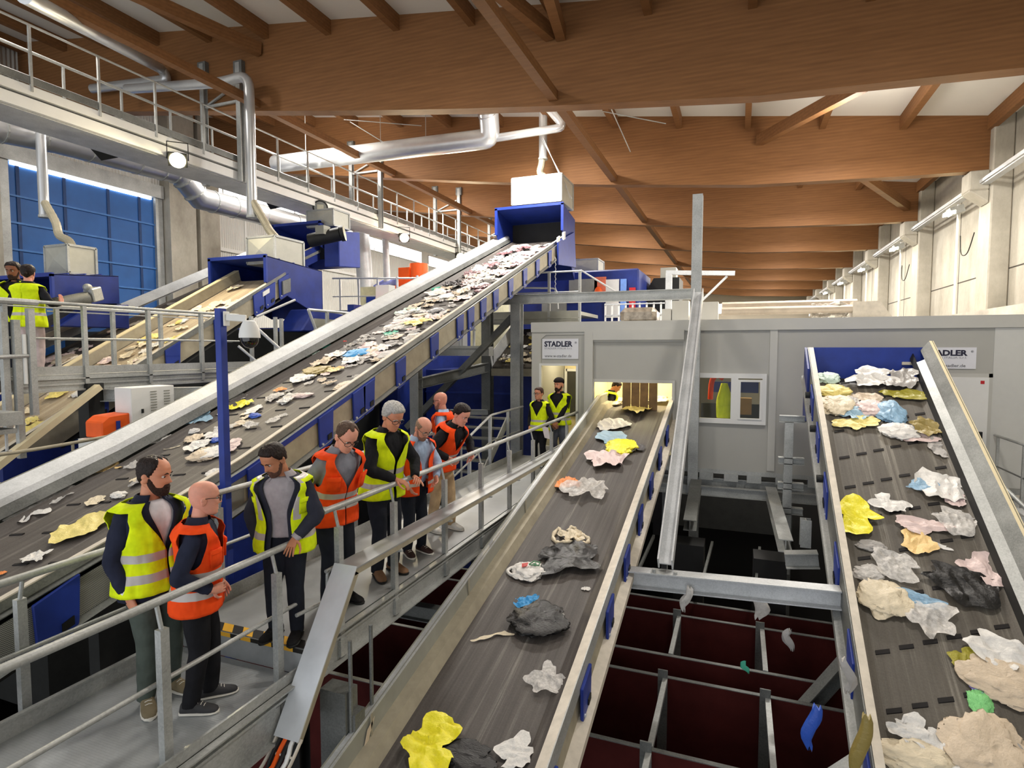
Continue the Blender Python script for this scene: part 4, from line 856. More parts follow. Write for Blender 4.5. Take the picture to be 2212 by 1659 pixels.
t = thing('blue_hopper', (-7.3, 16.5, -1), 'dark blue hopper casing in the shade behind the bald man in orange', 'machine')
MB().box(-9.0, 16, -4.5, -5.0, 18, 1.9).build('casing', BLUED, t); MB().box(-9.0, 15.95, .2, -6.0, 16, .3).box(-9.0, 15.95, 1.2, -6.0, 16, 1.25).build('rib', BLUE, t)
t = thing('belt_conveyor', (-5.6, 15.5, 1.6), 'short conveyor heaped with pale flakes between the frame columns left of the cabin', 'conveyor')
D_T = lambda y: 2.05+.5*(y-15); 
strip([15, 16, 17.2], D_T, -6.35, 0, -4.95, 0, t=.05).build('belt', BELT2, t); strip([15, 16, 17.2], D_T, -6.42, .35, -6.36, -.05).build('side_plate', GALVL, t); MB().box(-6.35, 14.9, 1.8, -4.95, 15.0, 2.0).build('end_plate', SIDEY, t)
DCONV = t
# stair flight behind the young man
t = thing('steel_stair', (-4.9, 11, -.2), 'grey steel stair flight descending beside the walkway end', 'stair')
for k in range(7): MB().box(-6.4, 12.6-.28*k, .9-.2*k, -5.0, 12.85-.28*k, .93-.2*k).build('tread', GALVD, t)
MB().bar((-5.0, 12.8, .95), (-5.0, 10.6, -.6), .03, .2).build('stringer', GALV, t)
t = thing('stair_railing', (-4.95, 10, 0), 'sloping galvanised stair railing behind the young man in orange', 'railing')
MB().tube(arcpath([(-4.95, 13.6, 1.12), (-4.95, 11.6, 1.12), (-4.95, 9.6, .55), (-4.95, 9.4, .3)], .1), .025, 8).build('handrail', GALVL, t, smooth=50)
MB().tube([(-4.95, 13.4, .55), (-4.95, 11.6, .55), (-4.95, 9.6, .1)], .018, 8).build('midrail', GALV, t)
for y, z1 in ((9.75, .6), (10.5, .8), (11.55, 1.1), (12.6, 1.1)): MB().box(-4.98, y-.03, -.3, -4.92, y+.03, z1).build('post', GALVL, t)
MB().box(-4.97, 9.6, -.32, -4.93, 13.5, -.2).build('stringer', GALV, t)
for y, l in ((9.0, 'nearer'), (10.2, 'farther')): one(MB().tube(arcpath([(-4.98, y, -.1), (-4.98, y, .95), (-5.5, y, .95), (-5.5, y, -.1)], .12), .022, 8), 'hoop_rail', GALV, l+' hooped rail beside the sloping stair railing', 'rail')
# upper platform and far machinery
t = thing('platform', (-4.8, 16.8, 3.2), 'upper platform behind the long beam, above the cabin roof at its left', 'platform')
MB().box(-7.2, 16.2, 3.5, -4.2, 18.5, 3.6).box(-7.2, 16.18, 3.25, -4.2, 16.2, 3.62).box(-7.2, 16.15, 3.4, -4.2, 16.18, 3.44).box(-7.2, 16.15, 3.3, -4.2, 16.18, 3.33).build('deck', SIDE, t)
MB().tube([(-6.9, 16.2, 4.72), (-4.15, 16.2, 4.72), (-2.95, 16.2, 3.95)], .025, 8).build('handrail', GALVL, t)
MB().tube([(-6.9, 16.2, 4.15), (-4.2, 16.2, 4.15)], .016, 8).build('midrail', GALVL, t)
for x in (-6.2, -5.1, -4.2): MB().box(x-.035, 16.17, 3.3, x+.035, 16.23, 4.7).build('post', GALV, t)
MB().tube(arcpath([(-6.0, 16.6, 4.35), (-5.0, 16.6, 4.3), (-4.95, 16.6, 3.7)], .15), .025, 8).build('inner_rail', GALVL, t)
t = thing('sorting_machine', (-5, 20.5, 3), 'far blue sorting machine with red and white panels above the cabin roof', 'machine')
MB().box(-7.6, 20.2, -4.5, -3.2, 23, 5.25).build('body', BLUED, t, bev=.05)
for x0, x1_, z0, z1, c_ in ((-5.6, -4.6, 4.2, 4.95, SIDE), (-4.7, -4.3, 4.2, 5.0, plain('salmon', rgb(226, 120, 90), .5)), (-4.3, -3.85, 3.6, 4.9, WHITE), (-3.8, -3.6, 3.4, 4.9, plain('light_blue', rgb(120, 160, 235), .4)), (-3.5, -3.3, 3.2, 4.6, RED), (-6.6, -5.7, 3.6, 4.4, SIDE)):
    MB().box(x0, 20.1, z0, x1_, 20.19, z1).build('panel', c_, t)
MB().ell((-4.55, 20.05, 4.45), .14, .1, .22).build('orange_lamp', ORNG, t)
hood_box('far grey box on the blue sorting machine right of the long conveyor head', -5.9, 20.6, -4.7, 21.6, 5.26, 5.7)
t = thing('far_hood', (-2.4, 22, 3.6), 'far black conveyor hood with a grey box on top, left of the steel post', 'hood')
MB().box(-2.9, 22.4, -4.5, -2.3, 23, 3.8).prism([(-3.15, 22, 3.8), (-2.05, 22, 3.8), (-2.05, 22, 5.1), (-2.95, 22, 5.1), (-3.15, 22, 4.75)], (0, 1.5, 0)).build('hood', BLACK, t); MB().box(-2.75, 22.3, 5.1, -2.2, 23, 5.5).build('box', SIDEG, t)
for i in range(9): MB().ell((-2.95+.1*i, 21.9, 3.8+.08*math.sin(i*2.1)), .09, .06, .05, n=8, m=5).build('scrap', WHITE if i % 2 else SIDE, t)
t = thing('far_rack', (-3.3, 19, 3.2), 'far white railings and stair over the cabin roof below the long beam', 'railing')
for k in range(9): MB().box(-4.1+.22*k, 19, 3.1, -4.05+.22*k, 19.05, 4.0).build('baluster', WHITE, t)
m = MB()
for z in (3.25, 3.6, 3.95): m.box(-4.1, 18.98, z, -2.2, 19.02, z+.04)
m.build('rail', GALVL, t)
t = thing('gantry_post', (-1.55, 17.5, 3), 'pale square post with a bracketed cross arm behind the tall steel post', 'post')
MB().box(-2.0, 17.4, -4.5, -1.83, 17.56, 4.7).build('post', GALVL, t); MB().bar((-2.0, 17.5, 4.72), (-.15, 17.5, 4.62), .12, .12).build('arm', GALVL, t); MB().bar((-1.0, 17.5, 3.9), (-.35, 17.5, 4.55), .06, .06).build('arm_brace', GALVL, t)
one(MB().box(-2.95, 15.5, 3.18, -2.0, 16.3, 3.62), 'foil_bundle', plain('foil', rgb(150, 140, 126), .3, .5, var=.4, scale=8), 'crumpled grey foil bundle lying on the cabin roof left of the tall post', 'bundle', bev=.12)
m = MB().box(-1.6, 15.4, 3.17, -1.2, 15.9, 3.75).box(-.95, 15.4, 3.17, -.5, 15.8, 3.7).box(-1.85, 15.4, 3.17, -1.62, 15.8, 3.55); one(m, 'roof_fan', PANELL, 'pale ventilation casing on the cabin roof around the tall post', 'fan')
one(MB().box(-1.5, 24, 3.9, .1, 24.2, 4.25), 'light_panel', emit('tube_light', (1, 1, 1, 1), 9), 'bright white strip lamp far down the hall beside the tall post', 'lamp')
one(MB().tube(bez([(1.45, 14.6, 3.4), (1.7, 14.6, 3.38), (2.0, 14.6, 3.42), (2.2, 14.6, 3.35)], 4), [.14, .16, .13]+[.17, .14, .16, .13, .15, .17, .15, .14, .15, .13, .14][:10], 12), 'foil_wrap', plain('foil_wrap', rgb(190, 182, 170), .25, .6, var=.3, scale=9), 'crinkled foil wrapped pipe end on the cabin roof right of the twin pipes', 'pipe wrap')
one(MB().prism([(2.25, 14.4, 3.17), (3.0, 14.4, 3.17), (2.75, 14.4, 3.55), (2.25, 14.4, 3.55)], (0, .5, 0)), 'roof_cowl', CREAM, 'pale beige cowl on the cabin roof at the end of the foil wrapped pipe', 'cowl')
t = thing('platform', (-10.5, 17.5, 3.4), 'far platform with rails left of the long conveyor, below the orange machine', 'platform')
MB().box(-14, 17.4, 3.75, -8.8, 19, 3.9).build('deck', GALV, t)
MB().tube([(-13.6, 17.5, 5.05), (-8.7, 17.5, 4.85)], .03, 8).tube([(-13.6, 17.5, 4.4), (-8.7, 17.5, 4.3)], .02, 8).build('handrail', GALVL, t)
for k in range(7): MB().box(-13.3+.78*k, 17.47, 3.6, -13.24+.78*k, 17.53, 5.0).build('post', GALVL, t)
t = thing('sieve_machine', (-11, 20, 3.8), 'far orange and pale blue machine behind the platform rails, left of the long conveyor', 'machine')
MB().box(-14.2, 20, -4.5, -8.6, 22, 5.0).build('body', plain('machine_cream', rgb(205, 200, 160), .5), t)
for k in range(4): MB().box(-13.9+1.4*k, 19.95, 3.7, -13.5+1.4*k, 20, 4.6).build('blue_panel', BLUE, t)
MB().box(-13.2, 19.9, 4.6, -9.9, 21.5, 5.0).build('hood', ORNG, t)
MB().tube([(-11.75, 20.4, 4.9), (-11.75, 20.4, 5.85)], .36, 16).box(-12.5, 20.1, 4.9, -12.0, 20.7, 5.7).build('orange_motor', ORNG, t, smooth=30)
MB().prism([(-14.2, 20.9, 5.1), (-8.9, 20.9, 5.1), (-8.7, 21.6, 5.4), (-14.2, 21.6, 5.4)], (0, 0, .06)).build('canopy', plain('pale_blue', rgb(120, 130, 200), .4), t)
t = thing('elbow_duct', (-15.5, 21, 4.5), 'pale upright ducts with elbows under the catwalk behind the rear blue head', 'duct')
MB().tube(arcpath([(-17.2, 21, 8.2), (-14.9, 21, 8.2), (-14.6, 21, 4.5)], .6), .33, 14).tube(arcpath([(-17.2, 21.5, 8.0), (-14.0, 21.5, 7.9), (-13.9, 21.5, 4.5)], .6), .14, 12).build('duct', GALVL, t, smooth=40)
# walkway right of the steep conveyor
t = thing('guard_rail', (4.4, 11.5, 0), 'grey guard rail in front of the white cabin door, right of the steep conveyor', 'railing')
MB().tube([(4.4, 13.15, .97), (4.4, 9.0, .97)], .024, 8).build('handrail', GALV, t, smooth=50); MB().tube([(4.4, 13.15, .42), (4.4, 9.0, .42)], .014, 8).build('midrail', GALVD, t)
for y in (13.0, 11.95, 10.8): MB().box(4.38, y-.02, -.2, 4.42, y+.02, .95).build('post', GALV, t)
t = thing('guard_rail', (3.7, 10.5, 0), 'nearer curved grey handrail descending right of the steep conveyor', 'railing')
MB().tube(bez([(4.0, 12.2, .52), (4.0, 11.4, .32), (4.0, 10.2, .1), (4.0, 8.8, -.2)], 4), .032, 8).build('handrail', GALV, t, smooth=50)
for y, z in ((11.5, .35), (10.4, .1)): MB().box(3.98, y-.025, -.8, 4.02, y+.025, z).build('post', GALVL, t)
t = thing('walkway', (4.8, 10, -.6), 'pale walkway deck behind the railings at the right picture edge', 'walkway')
MB().box(3.6, 7.5, -.25, 6.3, 13.1, -.2).build('deck_plate', GALVL, t); MB().box(3.55, 7.5, -.5, 3.6, 13.1, -.1).build('side_beam', GALV, t)
one(MB().box(3.7, 10.9, -.19, 4.25, 11.5, .02), 'step_box', GALVL, 'pale step box under the curved handrail right of the steep conveyor', 'step')

# big casings in the shade under and behind the long conveyor
t = thing('machine_hall', (-11, 15, -4.5), 'dark blue machine casing with grey gallery rail under and behind the long conveyor', 'machine')
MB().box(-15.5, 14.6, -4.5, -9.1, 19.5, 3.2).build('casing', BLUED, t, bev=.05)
MB().box(-9.3, 14.4, 2.35, -6.2, 14.7, 2.6).box(-9.3, 14.35, 2.55, -6.2, 14.4, 2.62).build('gallery_edge', GALV, t)
m = MB(); m.tube([(-9.3, 14.45, 3.45), (-6.6, 14.45, 3.45)], .03, 8).tube([(-9.3, 14.45, 3.05), (-6.6, 14.45, 3.05)], .02, 8); m.build('gallery_rail', GALVL, t)
for k in range(7): MB().box(-9.2+.42*k, 14.42, 2.6, -9.15+.42*k, 14.48, 3.44).build('gallery_post', GALVL, t)
t = thing('machine_block', (-12, 10, -4.5), 'dark grey machine block under the conveyors with the blue heads', 'machine')
MB().box(-21, 13.0, -4.5, -9.6, 14.4, 3.1).build('block', DARK, t, bev=.05); MB().box(-15, 7, -4.5, -12.2, 11, 1.0).build('lower_block', DARK, t)
t = thing('far_block', (-10, 24, -4.5), 'far machine block closing the hall behind the platforms', 'machine')
MB().box(-20, 24, -4.5, 2, 26, 3.0).build('block', DARK, t); MB().box(-20, 23.9, 2.2, 2, 24, 3.0).build('band', SIDE, t)
one(MB().box(-7.75, 15.2, 2.62, -7.35, 15.5, 3.1), 'white_tank', WHITE, 'white tank behind the gallery rail under the long conveyor', 'tank')
one(MB().tube([(-8.55, 15, 2.95), (-8.55, 15, 3.35)], .11, 12), 'red_extinguisher', RED, 'red cylinder behind the gallery rail under the long conveyor', 'cylinder')
# ================================================================ scraps on the belts
PL = {'white': m_plastic('film_white', rgb(226, 223, 218)), 'cream': m_plastic('film_cream', rgb(224, 210, 182)), 'beige': m_plastic('film_beige', rgb(206, 188, 164)), 'grey': m_plastic('film_grey', rgb(168, 164, 160)), 'pink': m_plastic('film_pinkish', rgb(222, 200, 196)), 'yellow': m_plastic('film_yellow', rgb(244, 232, 44), .4, .06), 'straw': m_plastic('film_straw', rgb(232, 214, 128)), 'olive': m_plastic('film_olive', rgb(158, 150, 44)), 'orange': m_plastic('film_orange', rgb(250, 150, 72)), 'peach': m_plastic('film_peach', rgb(242, 206, 140)), 'blue': m_plastic('film_blue', rgb(52, 152, 214)), 'paleblue': m_plastic('film_paleblue', rgb(150, 184, 204)), 'deepblue': m_plastic('film_deepblue', rgb(50, 90, 190)), 'teal': m_plastic('film_teal', rgb(60, 168, 138)), 'mint': m_plastic('film_mint', rgb(196, 218, 204)), 'green': m_plastic('film_green', rgb(130, 208, 130)), 'black': m_plastic('film_black', rgb(13, 13, 15), .38), 'clear': m_film('film_clear', rgb(228, 224, 219), .6), 'clearblue': m_film('film_clearblue', rgb(150, 190, 220), .75), 'dark': m_plastic('film_dark', rgb(62, 58, 60)), 'maroon': m_plastic('film_maroon', rgb(120, 84, 88)), 'red': m_plastic('film_red', rgb(206, 66, 60)), 'khaki': m_plastic('film_khaki', rgb(150, 132, 72)), 'violet': m_plastic('film_violet', rgb(128, 120, 196))}
def nz(x, y, z): return noise.noise(V((x, y, z)))
def ridged(p): return 1-2*abs(noise.noise(p))
def scrap_mesh(kind, seed):
    """unit scrap: about 1 x 1 in plan, height about .35"""
    m = MB(); r_ = random.Random(seed)
    if kind == 'bag':      # crumpled hollow bag
        n, k = 56, 26; rings = []
        for i in range(k):
            a = -PI/2+PI*(i+.25)/(k-.5); ring = []
            for j in range(n):
                t = 2*PI*j/n; d = V((math.cos(a)*math.cos(t), math.cos(a)*math.sin(t), math.sin(a)))
                r = .5*(1+.42*noise.noise(d*1.3+V((seed, 0, 0)))+.24*ridged(d*1.7+V((0, seed*1.7, 0)))+.18*ridged(V((d.x*5, d.y*2.2, d.z*2.5))+V((0, 0, seed)))+.13*ridged(V((d.x*3, d.y*7, d.z*5))+V((seed, 0, 0)))+.05*ridged(V((d.x*11, d.y*6, d.z*9))))*.84
                p = d*r; p.z = p.z*.34+.11; p.z = max(p.z, .012+.02*abs(noise.noise(d*4))); ring.append(p)
            rings.append(ring)
        m.loft(rings)
    else:                  # crumpled sheet, irregular outline with lobes
        n, k = 48, 13; el = {'sheet': 1, 'strip': .16, 'rag': 1}[kind]; rings = []
        amp = .34 if kind == 'sheet' else .5 if kind == 'rag' else .2
        for i in range(k+1):
            f = max(.02, i/k); ring = []
            for j in range(n):
                t = 2*PI*j/n; c, s_ = math.cos(t), math.sin(t)
                o = .46*(1+1.5*amp*nz(c*1.2+seed, s_*1.2, 1.7)+.55*amp*nz(c*2.8, s_*2.8+seed, 4.1)+.07*nz(c*8, s_*8, seed))
                x, y = c*o*f, s_*o*f*el
                if kind == 'strip': y = y*(.55+3.2*x*x)+.05*math.sin(x*7+seed)
                q = V((x*3.1+seed, y*3.1/max(el, .5), .3))
                qa = V((x*5.5+y*2+seed, y*1.6-x*.8, .3)); z = .07+.10*ridged(q*.8)*f**.5+.10*ridged(qa)+.035*ridged(qa*2.3)+.015*ridged(q*7)+.09*nz(c*2, s_*2+seed, 9)*f**2
                if kind == 'strip': z = .04+.05*ridged(q*1.4)
                ring.append(V((x+.06*nz(x*5, y*5, seed)*f, y+.06*nz(y*5, x*5, seed+3)*f, max(.012, z))))
            rings.append(ring)
        m.loft(rings, True, False); c0 = len(m.v); m.v.append(V((0, 0, sum(p.z for p in rings[0])/n)))
        for j in range(n): m.f.append((c0, j, (j+1) % n)); m.m.append(0)
    return m
CACHE = {}
def scrap(fr, ang, sx, sy, sz, kind, seed, mat, name, label, group=None):
    """fr = (origin, ex, ey, n) on a belt"""
    key = (kind, seed, mat)
    if key not in CACHE:
        mb = scrap_mesh(kind, seed); o = mb.build(name, PL[mat], None, smooth=75, loc=(0, 0, 0)); CACHE[key] = o
    else:
        o = CACHE[key].copy(); C.objects.link(o); o.name = name
        for p_ in ('label', 'group', 'category'):
            if p_ in o: del o[p_]
    O, ex, ey, n = fr; c, s_ = math.cos(ang), math.sin(ang); X_ = ex*c+ey*s_; Y_ = ey*c-ex*s_
    o.matrix_world = Matrix(((X_.x*sx, Y_.x*sy, n.x*sz, O.x), (X_.y*sx, Y_.y*sy, n.y*sz, O.y), (X_.z*sx, Y_.z*sy, n.z*sz, O.z), (0, 0, 0, 1)))
    cat = {'plastic_bag': 'plastic bag', 'paper_scrap': 'paper scrap', 'film_scrap': 'plastic film', 'plastic_scrap': 'plastic scrap'}.get(name, 'scrap')
    tag(o, label, cat, group); return o
def belt_at(bf, y, x):
    e = .05; dz = (bf(y+e)-bf(y-e))/(2*e); ey = V((0, 1, dz)).normalized(); n = V((0, -ey.z, ey.y)); return (V((x, y, bf(y)+.004)), V((1, 0, 0)), ey, n)
def on_belt(bf, px, py):
    d = ray(px, py); lo, hi = .5, 40.
    for _ in range(60):   # march the view ray down to the belt
        t = (lo+hi)/2; p = EYE+d*t
        if p.z > bf(p.y): lo = t
        else: hi = t
    p = EYE+d*lo
    return p, (p-EYE).dot(FW)
def first_hit(bf, px, py, tmax=30):
    d = ray(px, py); t = .5; prev = None
    while t < tmax:
        p = EYE+d*t
        if p.z < bf(p.y): break
        t += .05
    lo, hi = t-.05, t
    for _ in range(20):
        m_ = (lo+hi)/2; p = EYE+d*m_
        if p.z > bf(p.y): lo = m_
        else: hi = m_
    p = EYE+d*lo; return p, (p-EYE).dot(FW)
def put(bf, x0, y0, x1, y1, kind, mat, name, label, h=.3, ang=0, seed=None, slen=.8):
    cx, cy = (x0+x1)/2, (y0+y1)/2; p, dep = first_hit(bf, cx, cy+(y1-y0)*.12); fr = belt_at(bf, p.y, p.x)
    a, _ = first_hit(bf, cx, y1); b, _ = first_hit(bf, cx, y0); w_ = (x1-x0)*dep/F*1.06; l_ = max(.1*w_, min((b-a).length*slen, 2.2*w_))
    if bf is Lb: w_ *= .8; l_ = .72*w_
    c, s_ = abs(math.cos(ang)), abs(math.sin(ang)); sx, sy = w_*c+l_*s_, l_*c+w_*s_
    if kind == 'strip': sy = sx
    return scrap(fr, ang, sx, sy, min(w_, l_)*h*2.6 if kind != 'strip' else sx*.5, kind, seed if seed is not None else R.randint(1, 400), mat, name, label)
BG, FS, PS, SC = 'plastic_bag', 'film_scrap', 'paper_scrap', 'plastic_scrap'
mid = [
 (1285, 900, 1360, 932, 'sheet', 'white', FS, 'pale oval film scrap nearest the cabin mouth on the middle conveyor', .12, 0),
 (1302, 930, 1348, 962, 'sheet', 'paleblue', FS, 'pale blue triangular film scrap beside the yellow bag on the middle conveyor', .2, .5),
 (1312, 948, 1366, 984, 'bag', 'yellow', BG, 'small yellow bag high on the middle conveyor, black lump in front of it', .3, 0),
 (1316, 956, 1336, 988, 'bag', 'black', SC, 'small black lump lying against the yellow bag on the middle conveyor', .5, 0),
 (1346, 952, 1392, 980, 'sheet', 'dark', FS, 'dark grey film right of the yellow bag on the middle conveyor', .2, 0),
 (1274, 974, 1342, 1014, 'rag', 'pink', BG, 'crumpled pinkish white bag in front of the yellow one on the middle conveyor', .3, .1),
 (1196, 1028, 1257, 1064, 'sheet', 'orange', PS, 'bright orange sheet by the left ledge of the middle conveyor', .25, 0),
 (1238, 1034, 1306, 1084, 'rag', 'clear', FS, 'crumpled clear film right of the orange sheet on the middle conveyor', .3, -.3),
 (1166, 1174, 1286, 1238, 'rag', 'black', BG, 'long torn black bag below the white handled bag on the middle conveyor', .22, .35),
 (1257, 1266, 1276, 1278, 'sheet', 'white', PS, 'tiny white scrap alone near the right edge of the middle conveyor', .2, 0),
 (1112, 1298, 1214, 1374, 'bag', 'black', BG, 'crumpled black bag ball with blue film on it, mid belt', .3, 0),
 (1116, 1290, 1162, 1316, 'rag', 'blue', FS, 'bright blue film scrap on top of the black bag ball', .5, .2),
 (1195, 1322, 1218, 1330, 'sheet', 'white', PS, 'small white paper corner sticking out beside the black bag ball', .2, -.4),
 (1028, 1350, 1106, 1392, 'strip', 'cream', FS, 'twisted cream strip alone left of the black bag ball', .2, .5),
 (1152, 1438, 1222, 1494, 'rag', 'clear', BG, 'small clear bag on the lower right of the middle conveyor', .3, .5),
 (880, 1560, 980, 1662, 'rag', 'yellow', BG, 'torn bright yellow bag at the bottom of the middle conveyor', .42, 1.2),
 (920, 1588, 1058, 1668, 'bag', 'black', BG, 'fluffy black bag spread beside the yellow one at the bottom of the middle conveyor', .25, 0),
 (1088, 1580, 1142, 1668, 'rag', 'white', PS, 'tall white crumpled paper at the bottom right of the middle conveyor', .3, 1.3),
 (1300, 842, 1346, 892, 'bag', 'beige', BG, 'beige bag wedged in the left of the cabin mouth', .35, 0),
 (1404, 846, 1444, 880, 'bag', 'cream', BG, 'pale lumpy bag in the right of the cabin mouth', .35, 0),
 (1345, 872, 1402, 896, 'sheet', 'straw', FS, 'straw coloured film lying under the strip curtain', .2, 0),
]
for x0, y0, x1, y1, k, mt, nm, lb, h_, an in mid: put(Mb, x0, y0, x1, y1, k, mt, nm, lb, h_, an)
# white bag with two loop handles
p, dep = first_hit(Mb, 1230, 1165); fr = belt_at(Mb, p.y, p.x); O, ex, ey, n = fr
t = thing('plastic_bag', O, 'white carrier bag with two open loop handles on the middle conveyor', 'plastic bag')
def loc(x, y, z): return O+ex*x+ey*y+n*z
mb = scrap_mesh('rag', 41); mb.v = [loc(v.x*.42+.02, v.y*.34+.02, v.z*.3) for v in mb.v]; mb.build('bag', PL['cream'], t, smooth=50)
for pts in (((-.12, .02), (-.2, .16), (-.24, .0), (-.14, -.16), (-.02, -.17), (.06, -.08)), ((.08, .0), (.16, -.1), (.26, -.08), (.27, .02), (.17, .06), (.1, .05)), ((-.06, .14), (-.03, .24), (.03, .24), (.05, .15))):
    b_ = bez([loc(x, y, .03+.02*math.sin(i*2)) for i, (x, y) in enumerate(pts)], 5); MB().tube(b_, [.026+.008*math.sin(i*1.7) for i in range(len(b_))], 8).build('handle', PL['cream'], t, smooth=50)
# printed white bag
p, dep = first_hit(Mb, 1138, 1238); O, ex, ey, n = belt_at(Mb, p.y, p.x)
t = thing('plastic_bag', O, 'white carrier bag printed with a red patch and green mark on the middle conveyor', 'plastic bag')
g_ = scrap_mesh('bag', 12); g_.v = [O+ex*(v.x*.40+.02)+ey*(v.y*.34)+n*(v.z*.30) for v in g_.v]; g_.build('bag', PL['white'], t, smooth=45)
MB().tube(bez([O+ex*x+ey*y+n*.03 for x, y in ((-.12, -.02), (-.2, .03), (-.24, -.06), (-.16, -.13), (-.06, -.1))], 5), .022, 8).build('handle', PL['white'], t, smooth=50)
def patch(poly, mat, nm, dz=.118):
    MB().prism([O+ex*x+ey*y+n*(dz-abs(x-.03)*.12-abs(y)*.1) for x, y in poly], n*.006).build(nm, mat, t)
patch([(-.07, .03), (.01, .06), (.02, -.02), (-.04, -.05)], PL['red'], 'red_patch')
PGR = plain('print_green', rgb(52, 118, 74), .5)
for a, b in (((.03, .03), (.06, .11)), ((.06, .11), (.15, .11)), ((.15, .11), (.16, .03)), ((.16, .03), (.03, .03))):
    MB().bar(O+ex*a[0]+ey*a[1]+n*.112, O+ex*b[0]+ey*b[1]+n*.105, .012, .01, n).build('green_mark', PGR, t)
patch([(.07, .045), (.10, .095), (.13, .045)], PGR, 'green_triangle', .12)
